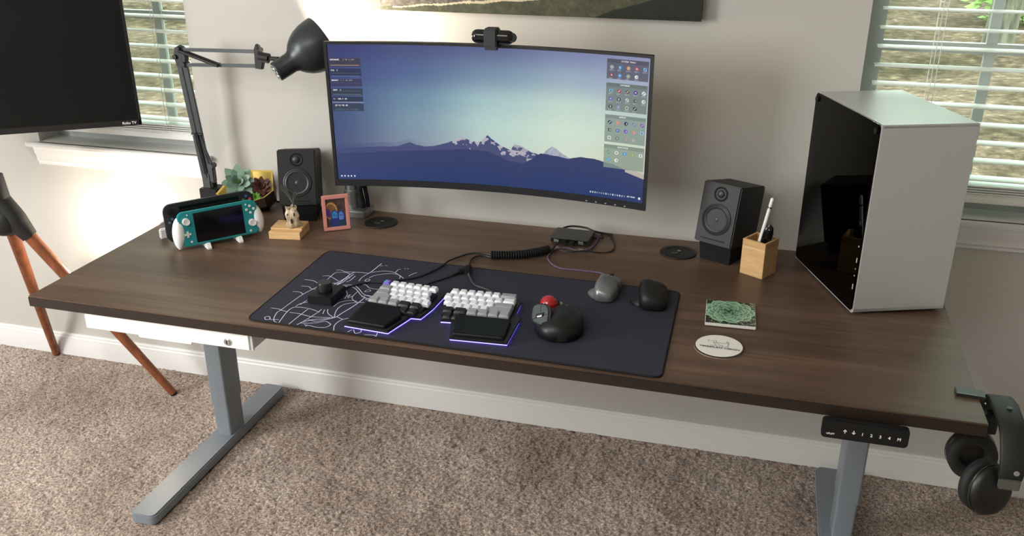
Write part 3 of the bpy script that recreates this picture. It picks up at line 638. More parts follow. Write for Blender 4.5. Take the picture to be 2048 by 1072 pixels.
ML = pose(.3249, .5963, .7200, .3550, .2450); speaker('black bookshelf speaker standing behind the driftwood with the twig', ML, .104, .155)
c0 = ML @ Vector((.052, .012, 0)); spk_stand('dark wedge stand under the speaker behind the driftwood', c0.x, c0.y, .3550, .088, .095, .0470, .2450)

# ------------------------------------------------------------------ hand-held consoles on a white stand
M_teal = mat('teal_plastic', '1f8f93', .45); M_scr = mat('dark_screen', '0a0b0d', .10); M_btn = mat('console_button', 'd6dcda', .4); M_grip = mat('grip_white', 'ebeceb', .3)
MC = pose(.2471, .4202, .7234, .8724, .1202)
def console(name, label, M, w, h, th, m, scr, r, body_name='body'):
    t = thing(name, label, 'game console'); put(t, M); F = Matrix.Rotation(math.radians(90), 4, 'X')
    MB().prism(rrect(-w/2, w/2, -h/2, h/2, r, 8), -th, 0, F, bev=.002).build(body_name, m, t)
    MB().prism(rrect(-scr[0]/2, scr[0]/2, -scr[1]/2, scr[1]/2, .002), 0, .0006, F).build('screen', M_scr, t, smooth=0)
    return t, F
t, F = console('handheld_console', 'small turquoise handheld game console with white buttons, in front on the stand', MC, .208, .091, .014, M_teal, (.129, .078), .016)
for x, z in ((-.085, .021), (.085, -.014)):
    b = MB(); b.lathe([(.0095, 0), (.0095, .001), (.005, .002), (.005, .006), (.0085, .0075), (.0085, .0095), (.006, .0088), (.0, .0085)], F @ T((x, z, 0)), 24); b.build('thumbstick', M_grip, t)
b = MB(); b.prism([(-.0085, -.0028), (-.0028, -.0028), (-.0028, -.0085), (.0028, -.0085), (.0028, -.0028), (.0085, -.0028), (.0085, .0028), (.0028, .0028), (.0028, .0085), (-.0028, .0085), (-.0028, .0028), (-.0085, .0028)], 0, .003, F @ T((-.085, -.013, 0)), bev=.0006); b.build('direction_pad', M_btn, t)
for x, z, r in ((.085, .031, .0037), (.085, .013, .0037), (.0755, .022, .0037), (.0945, .022, .0037), (.075, .036, .0022), (-.079, .037, .002), (-.078, -.034, .003), (.079, -.036, .003)):
    MB().lathe([(r, 0), (r, .0018), (r*.7, .0024), (0, .0024)], F @ T((x, z, 0)), 16).build('button', M_btn, t)
for s in (-1, 1):   # snap-on white hand grips
    b = MB(); rings = []
    for k in range(13):
        z = -.050+.082*k/12 if s < 0 else -.046+.076*k/12; q = math.sin(math.pi*min(max((k+.25)/12.5, 0), 1))**.5; bx = s*(.101+.006*(1-k/12)); rings.append([(bx+math.cos(a)*.0165*q, .012+math.sin(a)*.017*q, z) for a in [2*math.pi*j/20 for j in range(20)]])
    b.loft(rings); b.build('hand_grip', M_grip, t)
b = MB(); b.box(-.094, .094, .0155, .019, -.040, .040, bev=.002); b.build('grip_shell', M_grip, t)
MD = MC @ T((-.006, .047, .012)); M_dk = mat('console_charcoal', '1d2022', .5)
t, F = console('handheld_console', 'larger black handheld game console standing behind the turquoise one', MD, .239, .102, .014, M_dk, (.158, .092), .022)
for x, z, c in ((.100, .037, '2f5f8c'), (.109, .028, 'c0404e'), (.091, .028, '3d7a4c'), (.100, .019, 'b99b3a')): MB().lathe([(.0038, 0), (.0038, .0018), (0, .0024)], F @ T((x, z, 0)), 16).build('button', mat('button_'+c, c, .4), t)
for x, z in ((-.108, .004), (-.100, .012), (-.100, -.004), (-.092, .004)): MB().lathe([(.0032, 0), (.0032, .0018), (0, .0024)], F @ T((x, z, 0)), 16).build('button', mat('button_blue', '54688c', .4), t)
for x, z in ((-.100, .030), (.100, -.012)): MB().lathe([(.0095, 0), (.0095, .001), (.005, .002), (.005, .006), (.0085, .0075), (.0085, .0092), (.0, .0085)], F @ T((x, z, 0)), 24).build('thumbstick', M_rub, t)
t = thing('console_stand', 'white double stand holding the two handheld game consoles', 'stand', (.2471, .4202, ZD), (0, 0, .8724))
for s in (-1, 1):
    b = MB(); x0 = s*.042
    b.prism([(-.030, 0), (.090, 0), (.090, .006), (.045, .0075), (-.006, .0085), (-.014, .0085), (-.017, .015), (-.021, .015), (-.030, .004)], -.006, .006, T((x0, 0, 0)) @ Matrix.Rotation(math.radians(90), 4, 'X') @ Matrix.Rotation(math.radians(90), 4, 'Y'), bev=.001)
    b.build('support', M_grip, t)
b = MB(); b.box(-.042, .042, .03, .09, .001, .006, bev=.001); b.build('base_plate', M_grip, t)
b = MB(); b.box(-.128, -.108, .115, .127, .0, .028, bev=.003); t2 = b.build('cable_clip', M_grip, None); M_ = Matrix.Translation((.2471, .4202, ZD)) @ Matrix.Rotation(.8724, 4, 'Z'); put(t2, M_)
tag(t2, 'small white cable clip on the desk left of the black console', 'cable clip')

# ------------------------------------------------------------------ succulents in the geometric planter
t = thing('planter', 'faceted dark planter with gold inside tilted open to the front', 'planter', (.190, .700, ZD))
rim = [(-.030, .045, .099), (.036, .045, .103), (.066, -.012, .062), (.054, -.046, .050), (.006, -.078, .036), (-.094, -.060, .052), (-.086, .020, .086)]
base = [(-.018, .028, 0), (.022, .028, 0), (.038, .004, 0), (.032, -.018, 0), (.006, -.030, 0), (-.034, -.022, 0), (-.040, .012, 0)]
b = MB(); n = 7; inn = [tuple(Vector(p)*.93+Vector((-.0005, -.001, .003))) for p in rim]
A = [b.bm.verts.new(p) for p in rim]; B_ = [b.bm.verts.new(p) for p in base]
mid = [b.bm.verts.new(Vector(r)*.55+Vector(q)*.45+Vector((r[0]*.28, r[1]*.28, -.004))) for r, q in zip(rim, base)]
for i in range(n):
    j = (i+1) % n; b.bm.faces.new([A[i], A[j], mid[j], mid[i]]); b.bm.faces.new([mid[i], mid[j], B_[j], B_[i]])
b.bm.faces.new(B_[::-1]); b.build('outer_shell', mat('planter_bronze', '35291f', .35, .3), t, smooth=0)
b = MB(); A = [b.bm.verts.new(p) for p in rim]; C_ = [b.bm.verts.new(p) for p in inn]; D_ = [b.bm.verts.new(Vector(p)*.80+Vector((-.001, .002, -.012))) for p in rim]
for i in range(n): j = (i+1) % n; b.bm.faces.new([A[i], A[j], C_[j], C_[i]]); b.bm.faces.new([C_[i], C_[j], D_[j], D_[i]])
b.build('gold_lining', mat('gold_paint', 'd9bd62', .38, .35), t, smooth=0)
b = MB(); D_ = [b.bm.verts.new(Vector(p)*.81+Vector((-.001, .001, -.010))) for p in rim]; b.bm.faces.new(D_); b.build('soil', mat('soil', '211a15', .95), t, smooth=0)
def rosette(name, label, c, nrm, R, layers, m_out, m_in, seed, width=.42, group=None, loc=None):
    rs = random.Random(seed); t = thing(name, label, 'succulent', c); F = frame_from(nrm)
    bo, bi = MB(), MB()
    for L, (n, rr, elev) in enumerate(layers):
        for k in range(n):
            a = 2*math.pi*(k+.5*(L % 2))/n + rs.uniform(-.08, .08); ln = R*rr*rs.uniform(.92, 1.06); e = elev+rs.uniform(-.06, .06)
            d = Vector((math.cos(a)*math.cos(e), math.sin(a)*math.cos(e), math.sin(e))); sd = Vector((-math.sin(a), math.cos(a), 0)); up = d.cross(sd)*-1
            if up.dot(Vector((0, 0, 1))) < 0: up = -up
            tgt = bo if L < len(layers)*.6 else bi; rings = []
            for s, wd, th in ((0, .18, .10), (.25, .30, .12), (.5, .44, .12), (.72, .42, .09), (.88, .24, .06), (1., .02, .01)):
                p = d*ln*s + up*(ln*.16*s*s); w2 = ln*wd*width/.42*.55; h2 = ln*th*.5
                rings.append([F @ (p+sd*w2), F @ (p+up*(-h2)), F @ (p-sd*w2), F @ (p+up*(h2*.2))])
            tgt.loft(rings)
    bo.build('outer_leaves', m_out, t, smooth=60); bi.build('inner_leaves', m_in, t, smooth=60)
    MB().cyl(F @ Vector((0, 0, -R*.45)), F @ Vector((0, 0, .004)), R*.10).build('stem', mat('stem_green', '5d6e46', .7), t)
    return t
v2c = (Vector((1.59, -1.548, 1.549))-Vector((.19, .70, .75))).normalized()
rosette('succulent', 'large grey green succulent rosette at the left of the gold planter', (.158, .668, .752), v2c+Vector((-.1, 0, .25)), .052, [(8, 1., .12), (8, .86, .5), (6, .62, .9), (4, .4, 1.25)], mat('leaf_greygreen', '809c8a', .5), mat('leaf_limegreen', '9bb463', .5), 1)
rosette('succulent', 'reddish brown succulent rosette at the upper right of the gold planter', (.222, .680, .742), v2c+Vector((.1, 0, .3)), .031, [(9, 1., .2), (8, .85, .55), (6, .62, .9), (4, .4, 1.2)], mat('leaf_brown', '5e3a32', .5), mat('leaf_olive', '6f5a33', .5), 2)
rosette('succulent', 'tiny bright green succulent at the front of the gold planter', (.219, .652, .718), v2c, .0155, [(9, 1., .15), (8, .85, .5), (6, .65, .85), (4, .4, 1.2)], mat('leaf_bright', '6fa23c', .5), mat('leaf_bright2', '9cc456', .5), 3, .34)

# ------------------------------------------------------------------ wooden block, driftwood, picture frame
M_oak = noisy('light_bamboo', [(.35, 'c8a06c'), (.65, 'dcb986')], scale=(3, 40, 40), nscale=3, rough=.5)
t = thing('wooden_box', 'small light wood box with flat lid between console stand and picture frame', 'box', (.3521, .4792, ZD), (0, 0, .1586))
b = MB(); b.box(0, .0863, .0, .0800, .0, .0200, bev=.0008); b.build('box_body', M_oak, t)
b = MB(); b.box(.0, .0863, .018, .0800, .0203, .0255, bev=.0008); b.build('lid', M_oak, t)
t = thing('driftwood_piece', 'upright pale driftwood stump with holes and a dry twig, on the wooden box', 'driftwood', (.404, .523, ZD+.0256))
M_drift = noisy('driftwood', [(.35, '8d7860'), (.5, 'b8a588'), (.65, 'd9cbb2')], scale=(6, 6, 1), nscale=20, rough=.85, bump=.5, bdist=.002)
b = MB(); rings = []
for k in range(15):
    z = .054*k/14; r0 = .0175-.0025*(k/14)+.002*math.sin(k*.9)
    rings.append([(math.cos(a)*r0*(1+.16*math.sin(3*a+k*.25)+.07*math.sin(7*a-k*.4)), math.sin(a)*r0*(1+.16*math.sin(3*a+k*.25)), z+(.004*math.sin(4*a) if k == 14 else 0)) for a in [2*math.pi*j/28 for j in range(28)]])
b.loft(rings); b.build('stump', M_drift, t)
b = MB()
for a, z, s in ((-1.3, .020, .0042), (-1.9, .034, .0036), (-.8, .038, .0032), (-1.5, .010, .0030), (-2.3, .016, .003)):
    r = .0165; b.sphere((math.cos(a)*r, math.sin(a)*r, z), s, 12, 8, (.7, .5, 1.7))
b.build('hollows', mat('hole_dark', '2a2119', .95), t)
b = MB(); tw = [(.004, 0, .050), (.006, 0, .062), (.002, 0, .075)]
for e in [(-.026, -.004, .118), (-.030, .002, .106), (-.018, .003, .122), (-.010, -.002, .104), (.016, 0, .100), (.022, .004, .094)]:
    b.tube(smooth_path([tw[0], tw[1], Vector(tw[2])*.6+Vector(e)*.4, e], 4), [.0022-.0015*k/13 for k in range(13)][:13], 6)
b.build('twig', mat('twig_grey', '4a4a40', .8), t)

t = thing('picture_frame', 'small pink picture frame with photo, standing in front of the monitor arm', 'picture frame'); MF = pose(.4981, .5912, .7429, .5945, .0242); MF = pose(.4981, .5912, ZD+.0505, .5945, .06); put(t, MF)
M_pink = mat('pink_frame', 'd9938a', .45); w, h, f = .036, .049, .0095
b = MB()
for x0, x1, z0, z1 in ((-w, w, -h, -h+f), (-w, w, h-f, h), (-w, -w+f, -h+f, h-f), (w-f, w, -h+f, h-f)): b.box(x0, x1, -.006, .006, z0, z1, bev=.0012)
b.build('frame', M_pink, t)
def photo_img():
    nx, ny = 100, 140; v, u = np.mgrid[0:ny, 0:nx]; v = v/ny; u = u/nx; n = fbm((ny, nx), 8, 4, 5); img = np.array([78, 66, 62])/255*(1+.7*(n[..., None]-.5))
    def ell(cx, cy, rx, ry, c): img[((u-cx)/rx)**2+((v-cy)/ry)**2 < 1] = np.array(c)/255
    ell(.25, .42, .32, .30, (200, 150, 90)); ell(.25, .44, .26, .25, (140, 100, 62)); ell(.12, .5, .10, .15, (84, 62, 150)); ell(.42, .62, .20, .22, (40, 66, 130)); ell(.42, .60, .15, .16, (72, 140, 200)); ell(.74, .66, .18, .22, (38, 56, 120)); ell(.74, .64, .13, .17, (96, 136, 214)); ell(.38, .58, .03, .02, (20, 50, 120)); ell(.5, .6, .03, .02, (20, 50, 120)); ell(.7, .60, .03, .02, (30, 50, 130)); ell(.79, .60, .03, .02, (30, 50, 130))
    ell(.42, .85, .25, .16, (52, 60, 130)); ell(.78, .9, .22, .14, (40, 70, 90)); return img
painted('photo', photo_img(), lambda u, v: ((w-f)*(2*u-1), 0*u-.001, (h-f)*(1-2*v)), attr_mat('photo_print', .3), t)
b = MB(); b.box(-w+.002, w-.002, .0062, .009, -h+.002, h-.002); b.prism([(0, 0), (.045, 0), (0, .07)], -.01, .01, T((0, .009, -h+.0015)) @ Matrix.Rotation(math.radians(90), 4, 'X') @ Matrix.Rotation(math.radians(90), 4, 'Y')); b.build('back_stand', M_blackm, t, smooth=0)
# ------------------------------------------------------------------ pen cup and its pens
t = thing('pen_cup', 'square light wood pen cup between the speaker and the computer case', 'pen cup', (1.5768, .582, ZD), (0, 0, -.52))
w, h = .062, .090; b = MB()
for x0, x1, y0, y1 in ((0, w, 0, .006), (0, w, w-.006, w), (0, .006, .006, w-.006), (w-.006, w, .006, w-.006)): b.box(x0, x1, y0, y1, 0, h-.0152, bev=.0006)
b.box(.004, w-.004, .004, w-.004, 0, .006); b.build('cup_body', M_oak, t)
b = MB()
for x0, x1, y0, y1 in ((0, w, 0, .0062), (0, w, w-.006, w), (0, .006, .006, w-.006), (w-.006, w, .006, w-.006)): b.box(x0, x1, y0, y1, h-.0148, h, bev=.0006)
b.build('rim_band', noisy('bamboo_rim', [(.35, 'bd9460'), (.65, 'd0aa76')], scale=(3, 40, 40), nscale=3, rough=.5), t)
MU = T((1.5768, .582, ZD), (0, 0, -.52))
def pen(name, label, cat, p0, p1): t = thing(name, label, cat, p0); return t, frame_from(Vector(p1)-Vector(p0)).to_4x4(), (Vector(p1)-Vector(p0)).length
p0 = MU @ Vector((.022, .014, .008)); p1 = Vector((1.629, .590, .851)) + Vector((.006, 0, .012))
t, F, L = pen('stylus', 'white stylus pen leaning in the wooden pen cup', 'pen', p0, p1)
MB().lathe([(.0012, 0), (.0044, .012), (.0045, L-.028), (.0044, L-.027)], F, 20).build('barrel', M_white, t)
MB().lathe([(.0046, L-.0268), (.0046, L-.0225)], F, 20).build('metal_band', M_chrome, t)
MB().lathe([(.0044, L-.0222), (.0044, L-.003), (.003, L-.0005), (0, L)], F, 20).build('cap', M_white, t)
p0 = MU @ Vector((.034, .024, .008)); p1 = MU @ Vector((.052, .030, .131))
t, F, L = pen('pocket_knife', 'chunky black pocket knife standing in the wooden pen cup', 'pocket knife', p0, p1)
b = MB(); rings = []
for k in range(17):
    z = L*k/16; e = .0115*(1-abs(2*k/16-1)**5)**.5+.0008; rings.append([(math.cos(a)*e, math.sin(a)*e*.5, z) for a in [2*math.pi*j/20 for j in range(20)]])
b.loft(rings, M=F); b.build('handle', M_blackg, t)
b = MB(); b.box(.009, .0125, -.003, .003, L*.15, L*.85, F, bev=.001); b.build('back_spring', mat('knife_steel', '55585a', .3, .9), t)
b = MB(); b.sphere((0, -.006, L*.9), .0018, 10, 6, M=F); b.sphere((.002, -.0058, L*.3), .0016, 10, 6, M=F); b.build('rivet', M_chrome, t)

# ------------------------------------------------------------------ coasters
def tile_img():
    n = 190; v, u = np.mgrid[0:n, 0:n]/(n-1); k = fbm((n, n), 9, 4, 31); img = np.array([40, 52, 42])/255*(1+1.2*(k[..., None]-.5)); rs = np.random.RandomState(5)
    wh = fbm((n, n), 22, 3, 8) > .62; img[wh] = np.array([140, 150, 130])/255
    cx, cy_ = .46, .45
    for L in range(9):
        rho = .43*(1-L/9)**1.1; m = [9, 8, 8, 7, 7, 6, 5, 4, 3][L]
        for j in range(m):
            a = 2*math.pi*j/m + L*1.1; lx, ly = cx+math.cos(a)*rho*.86, cy_+math.sin(a)*rho*.74; dx, dy = (u-lx), (v-ly)/.92; p = dx*math.cos(a)+dy*math.sin(a); q_ = -dx*math.sin(a)+dy*math.cos(a)
            la, lb = rho*.34+.03, rho*.38+.018; d = (p/la)**2+(q_/lb)**2; ins = (d < 1) & (p > -la*.9); dd = d[ins][:, None]; pr = np.clip((p[ins]/la+.5)/1.3, 0, 1)[:, None]
            body = np.array([40, 72, 54])/255*(1-pr)+np.array([128, 176, 142])/255*pr; rimm = np.clip((dd-.62)/.25, 0, 1)*np.clip(pr*2-.5, 0, 1)
            img[ins] = body*(1-rimm)+np.array([186, 216, 184])/255*rimm
    return img
t = thing('square_coaster', 'square white ceramic coaster with a green succulent photo', 'coaster', (1.518, .263, ZD), (0, 0, .045))
b = MB(); b.box(0, .107, 0, .122, .0012, .0082, bev=.001); b.build('tile', mat('tile_white', 'd9d6ce', .3), t)
painted('picture', tile_img(), lambda u, v: (.001+.105*u, .121-.120*v, .0084+0*u), attr_mat('tile_gloss', .18, coat=.3), t)
b = MB()
for x, y in ((.012, .012), (.095, .012), (.012, .110), (.095, .110)): b.cyl((x, y, 0), (x, y, .0014), .005, seg=12)
b.build('felt_foot', M_blackm, t)
t = thing('round_coaster', 'round white coaster with dark edge and small grey writing', 'coaster', (1.5545, .170, ZD), (0, 0, -.02))
b = MB(); b.lathe([(.0500, 0), (.0505, .0010), (.0505, .0030), (.0495, .0036), (0, .0036)], seg=64); b.build('disc', mat('coaster_edge', '40352c', .5), t)
MB().lathe([(.0475, .0036), (.0472, .0042), (0, .0042)], seg=64).build('white_face', mat('coaster_white', 'eceae4', .45), t)
b = MB(); b.lathe([(.0507, .0), (.0507, .0009), (.0503, .0009)], seg=64, cap=False); b.build('lower_rim', mat('rim_pale', 'b8a99c', .4), t)
M_gt = mat('grey_print', '8a8a88', .6); M_gt2 = mat('grey_print_dark', '6c6c6a', .6)
for s, z_, y_ in (('TIMBERLEAF DESIGN', .0088, -.013),):
    o = text('writing', s, z_, M_gt2, t, T((.001, y_, .0044)), align='CENTER', bold=.00025)
b = MB()
for s in [[(-.022, .020), (-.024, .013)], [(-.018, .018), (-.008, .020), (-.006, .012), (.012, .012), (.016, .019)], [(.013, .021), (.018, .016), (.017, .0), (.015, -.002)], [(-.012, .012), (-.009, .004), (-.006, -.002)], [(-.004, .006), (.002, .002), (.008, -.001)], [(-.014, .014), (-.004, .008)], [(-.018, -.003), (.02, -.003)]]: ribbon(b, s, .0014, .0045)
o = b.build('emblem', M_gt, t, smooth=0)
for f in o.data.polygons:
    if f.normal.z < 0: f.flip()

# ------------------------------------------------------------------ hub, cables
zc = ZD+.0045
t = thing('usb_hub', 'flat grey metal hub with plugged cables on the desk under the monitor', 'usb hub', (1.083, .648, ZD), (0, 0, -.03))
b = MB(); b.prism(rrect(0, .106, 0, .078, .006), .004, .0185, bev=.0015); b.build('case', mat('hub_grey', '5b5d5b', .35, .7), t)
b = MB(); b.prism([(.050, .043), (.058, .043), (.058, .039), (.050, .039)], .0186, .0188); b.build('mark', mat('hub_mark', '303230', .5), t, smooth=0)
b = MB(); b.box(.004, .102, -.0006, .001, .006, .0165); b.build('port_panel', M_blackg, t, smooth=0)
for k in range(4):
    MB().box(.012+k*.022, .026+k*.022, -.014 if k in (1, 2) else -.0012, .0, .007, .0145, bev=.0015).build('plug', M_black if k in (1, 2) else M_chrome, t)
t = thing('cable_sleeve', 'black spiral wrapped cable bundle on the desk left of the hub', 'cable')
path = smooth_path([(.966, .500, ZD+.012), (1.0, .508, ZD+.012), (1.036, .522, ZD+.012), (1.07, .546, ZD+.012), (1.099, .577, ZD+.012)], 30)
def resample(P, n):
    P = [Vector(p) for p in P]; d = [0]
    for a, c in zip(P, P[1:]): d.append(d[-1]+(c-a).length)
    return [P[max(j for j in range(len(P)-1) if d[j] <= s)].lerp(P[max(j for j in range(len(P)-1) if d[j] <= s)+1], (s-d[max(j for j in range(len(P)-1) if d[j] <= s)])/max(1e-9, d[max(j for j in range(len(P)-1) if d[j] <= s)+1]-d[max(j for j in range(len(P)-1) if d[j] <= s)])) for s in np.linspace(0, d[-1]*.9999, n)]
rp = resample(path, 240); b = MB(); b.tube(rp, [.0085+.0030*abs(math.sin(math.pi*k*26/240)) for k in range(240)], 14); b.build('spiral_wrap', M_blackm, t)
M_cab = mat('black_cable', '141415', .5); M_purple = mat('purple_cable', '5c5068', .8)
def cable(name, label, pts, r, m, extra=None):
    P = smooth_path(pts, 8); o = MB().tube(P, r, 8).build(name, m); return tag(o, label, 'cable')
def dz(p, z=zc): return [(x, y, z) for x, y in p]
cable('cable', 'thin black cable from the sleeve past the left keyboard half to the volume knob', dz([(.975, .506), (.959, .519), (.93, .522), (.905, .510), (.885, .480)]) + dz([(.872, .445), (.864, .40), (.841, .342), (.820, .318), (.798, .303), (.769, .281), (.735, .272), (.712, .251), (.694, .225), (.694, .205)], ZD+.0065), .0022, M_cab)
cable('cable', 'thin black cable from the hub into the right end of the spiral sleeve', dz([(1.095, .572), (1.103, .60), (1.104, .62)]) + [(1.112, .635, ZD+.010), (1.116, .645, ZD+.011)], .0024, M_cab)
t = thing('splitter_cable', 'black cable with a small splitter feeding both keyboard halves', 'cable')
MB().tube(smooth_path(dz([(.975, .500), (.950, .508), (.930, .500), (.922, .475), (.928, .440)]) + [(.932, .418, ZD+.009)], 8), .0024, 8).build('main_cord', M_cab, t)
b = MB(); b.prism([(-.006, .022), (.006, .022), (.010, -.004), (.018, -.018), (.008, -.022), (0, -.014), (-.010, -.020), (-.018, -.014), (-.010, 0)], 0, .010, T((.934, .398, ZD+.0045)), bev=.002); b.build('splitter', M_blackm, t)
MB().tube(smooth_path([(.920, .382, ZD+.008), (.905, .352, ZD+.0065), (.885, .322, ZD+.0065), (.868, .295, ZD+.0065), (.862, .27, ZD+.012), (.862, .25, ZD+.014)], 8), [.0036]*6+[.0022]*35, 8).build('left_branch', M_cab, t)
MB().tube(smooth_path([(.946, .380, ZD+.008), (.955, .362, ZD+.0065), (.979, .324, ZD+.0065), (1.016, .305, ZD+.0065), (1.042, .285, ZD+.0065), (1.052, .262, ZD+.012), (1.053, .25, ZD+.014)], 8), [.0036]*6+[.0026]*43, 8).build('right_branch', mat('grey_cable', '3a3b3e', .5), t)
cable('cable', 'purple braided cable curving from the hub to the silver mouse', [(1.2765, .440, ZD+.012), (1.272, .452, ZD+.009)] + dz([(1.248, .480), (1.200, .482), (1.149, .483), (1.118, .512), (1.103, .550), (1.108, .598), (1.135, .618), (1.175, .606), (1.196, .630), (1.203, .68)], ZD+.0035) + [(1.200, .722, ZD+.004), (1.182, .735, ZD+.008)], .0021, M_purple)
cable('cable', 'thin black cable looping on the desk at the right of the hub', dz([(1.103, .578), (1.125, .586), (1.15, .578), (1.187, .596), (1.225, .612), (1.251, .628), (1.254, .66), (1.246, .70), (1.232, .735)], ZD+.0095)[:4] + dz([(1.225, .612), (1.251, .628), (1.254, .66), (1.246, .70), (1.232, .735), (1.216, .752), (1.205, .742), (1.214, .72), (1.198, .712), (1.186, .716)], ZD+.0025), .0018, M_cab)
cable('cable', 'short black cable stub between the hub and the wall', [(1.095, .725, ZD+.009), (1.105, .74, ZD+.014), (1.125, .75, ZD+.016), (1.16, .752, ZD+.014), (1.185, .745, ZD+.009), (1.21, .75, ZD+.004), (1.235, .748, ZD+.0035)], .0028, M_cab)

# ------------------------------------------------------------------ volume knob
t = thing('volume_knob', 'black box with round dial on the left of the desk mat', 'volume knob', (.646, .130, ZD+.0042))
MB().box(0, .059, 0, .075, 0, .0185, bev=.0015).build('box', M_black, t)
b = MB(); prof = [(.0155, .0188), (.0165, .0200), (.0165, .0375), (.0155, .0400), (.0, .0400)]; b.lathe(prof, T((.026, .037, 0)), 48); b.build('dial', mat('dial_black', '1a1b1c', .35), t)

# ------------------------------------------------------------------ split keyboard
U = .01905
M_kw = mat('keycap_white', 'dfe1e6', .5); M_kg = mat('keycap_grey', '8d9294', .55); M_kb = mat('keycap_black', '141617', .45)
M_case = mat('keyboard_case', '141516', .5); M_palm = mat('palm_rest', '070807', .42, spec=.2)
M_led = mat('led_strip', 'b8b4ff', .5, emit='7468ff', es=3.6)
KM = {}
def keymesh(w, dd, m, tall):
    k = (round(w, 3), round(dd, 3), m.name, tall)
    if k not in KM:
        W_, D_ = w*U-.0008, dd*U-.0008; h = .0095+tall; b = MB(); tb = .0028
        r0 = rrect(-W_/2, W_/2, -D_/2, D_/2, .0012, 2); r1 = rrect(-W_/2+tb, W_/2-tb, -D_/2+tb*.9, D_/2-tb*.5, .0012, 2)
        b.loft([[(x, y, -h) for x, y in r0], [(x*.97, y*.97, -h*.5) for x, y in r0], [(x, y, -.0003) for x, y in r1], [(x*.97, y*.97, 0) for x, y in r1]])
        o = b.build('keycap', m, smooth=22); KM[k] = o.data; bpy.data.objects.remove(o)
    return KM[k]
RZ = [.0385, .0345, .0315, .030, .030]
def key(par, x, row, w, m, dy=0., dd=1., tall=0., z=None, tilt=None, name='keycap'):
    o = bpy.data.objects.new(name, keymesh(w, dd, m, tall)); COL.objects.link(o); o.parent = par
    o.location = (x*U, -row*U+dy, RZ[int(min(row, 4))] if z is None else z); o.rotation_euler = ([-.02, .02, .08, .16, .18][int(min(row, 4))] if tilt is None else tilt, 0, 0); return o
def half(label, org, yaw, poly, palm, side):
    t = thing('keyboard_half', label, 'keyboard', (org[0], org[1], ZD), (0, 0, yaw), 'halves of the split keyboard')
    inv = (Matrix.Translation((org[0], org[1], 0)) @ Matrix.Rotation(yaw, 4, 'Z')).inverted()
    L = lambda P: [tuple((inv @ Vector((x, y, 0)))[:2]) for x, y in P]
    c = Vector((sum(p[0] for p in poly)/len(poly), sum(p[1] for p in poly)/len(poly)))
    MB().prism(L(poly), .0075, .0140, bev=.0012).build('case', M_case, t)
    inn = [tuple(c+(Vector(p)-c)*.985) for p in poly]
    MB().prism(L(inn), .0052, .0074).build('led_strip', M_led, t, smooth=0)
    MB().prism(L([tuple(c+(Vector(p)-c)*.94) for p in poly]), .0042, .0048).build('rubber_feet', M_blackm, t, smooth=0)
    # palm cushion: rounded, sloping to the front
    pl = [Vector((x, y, 0)) for x, y in L(palm)]; rp = round_poly([(p.x, p.y) for p in pl], .006, 4); cc = Vector((sum(p[0] for p in rp)/len(rp), sum(p[1] for p in rp)/len(rp)))
    ys = [p[1] for p in rp]; y0, y1 = min(ys), max(ys); zz = lambda y: .0215+.0045*(y-y0)/(y1-y0)
    b = MB(); b.loft([[(x, y, .0141) for x, y in rp], [(x, y, zz(y)-.004) for x, y in rp]] + [[(cc.x+(x-cc.x)*s, cc.y+(y-cc.y)*s, zz(cc.y+(y-cc.y)*s)-q_) for x, y in rp] for s, q_ in ((.975, .0015), (.93, .0)  , (.82, .0004), (.5, .0009))]); b.build('palm_rest', M_palm, t, smooth=50)
    return t
LP = [(.776, .040), (.881, .032), (.902, .113), (.924, .115), (.933, .168), (.936, .238), (.793, .250), (.781, .15)]
t = half('left half of the split keyboard, with the coloured corner key', (.803, .2215), -.05, LP, [(.781, .046), (.872, .038), (.888, .093), (.868, .128), (.785, .136)], -1)
def key_art():
    n = 40; v, u = np.mgrid[0:n, 0:n]/(n-1); k = fbm((n, n), 6, 3, 2); img = np.stack([.25+.6*np.clip(u*1.2-.2, 0, 1), .2+.5*np.clip(1-u-v*.2, 0, 1), .75+0*u], -1); s = k > .55; img[s] = (.55, .85, 1.); return img
e = key(t, 0, 0, 1, mat('keycap_purple', '4a3fb0', .4), name='artisan_keycap')
painted('key_picture', key_art(), lambda u, v: ((u-.5)*.012, (.5-v)*.013, .0003+0*u), attr_mat('key_print', .3), e)
for k in range(6): key(t, 1+k, 0, 1, M_kw)
key(t, .25, 1, 1.5, M_kg); [key(t, 1.5+k, 1, 1, M_kw) for k in range(5)]
key(t, .375, 2, 1.75, M_kg); [key(t, 1.75+k, 2, 1, M_kw) for k in range(5)]
key(t, .625, 3, 2.25, M_kg); [key(t, 2.25+k, 3, 1, M_kw) for k in range(5)]
for x in (.125, 1.375, 2.625): key(t, x, 4, 1.25, M_kg)
key(t, 3.98, 4, 1.45, M_kb, z=.0285, name='thumb_key'); key(t, 5.35, 4, 1.25, M_kb, z=.0285, name='thumb_key')
key(t, 4.2, 5, 1.1, M_kb, z=.0225, name='thumb_key', dy=.001); key(t, 5.3, 5, 1.0, M_kb, z=.0225, name='thumb_key', dy=.001)
b = MB(); b.box(3.3*U, 5.9*U, -5.6*U, -3.6*U, .0142, .0180, bev=.001); b.box(-.3*U, 6.3*U, -4.45*U, .4*U, .0142, .0195, bev=.001); b.build('key_plate', M_case, t)
RP = [(.968, .114), (.992, .117), (1.014, .041), (1.137, .049), (1.134, .158), (1.118, .190), (1.114, .246), (.955, .234), (.950, .170)]
t = half('right half of the split keyboard, between the left half and the trackball', (.968, .2170), .045, RP, [(1.018, .046), (1.129, .053), (1.122, .133), (.999, .126)], 1)
for k in range(6): key(t, k, 0, 1, M_kw)
key(t, 6.5, 0, 2, M_kg); [key(t, -.5+k, 1, 1, M_kw) for k in range(7)]; key(t, 6.75, 1, 1.5, M_kw)
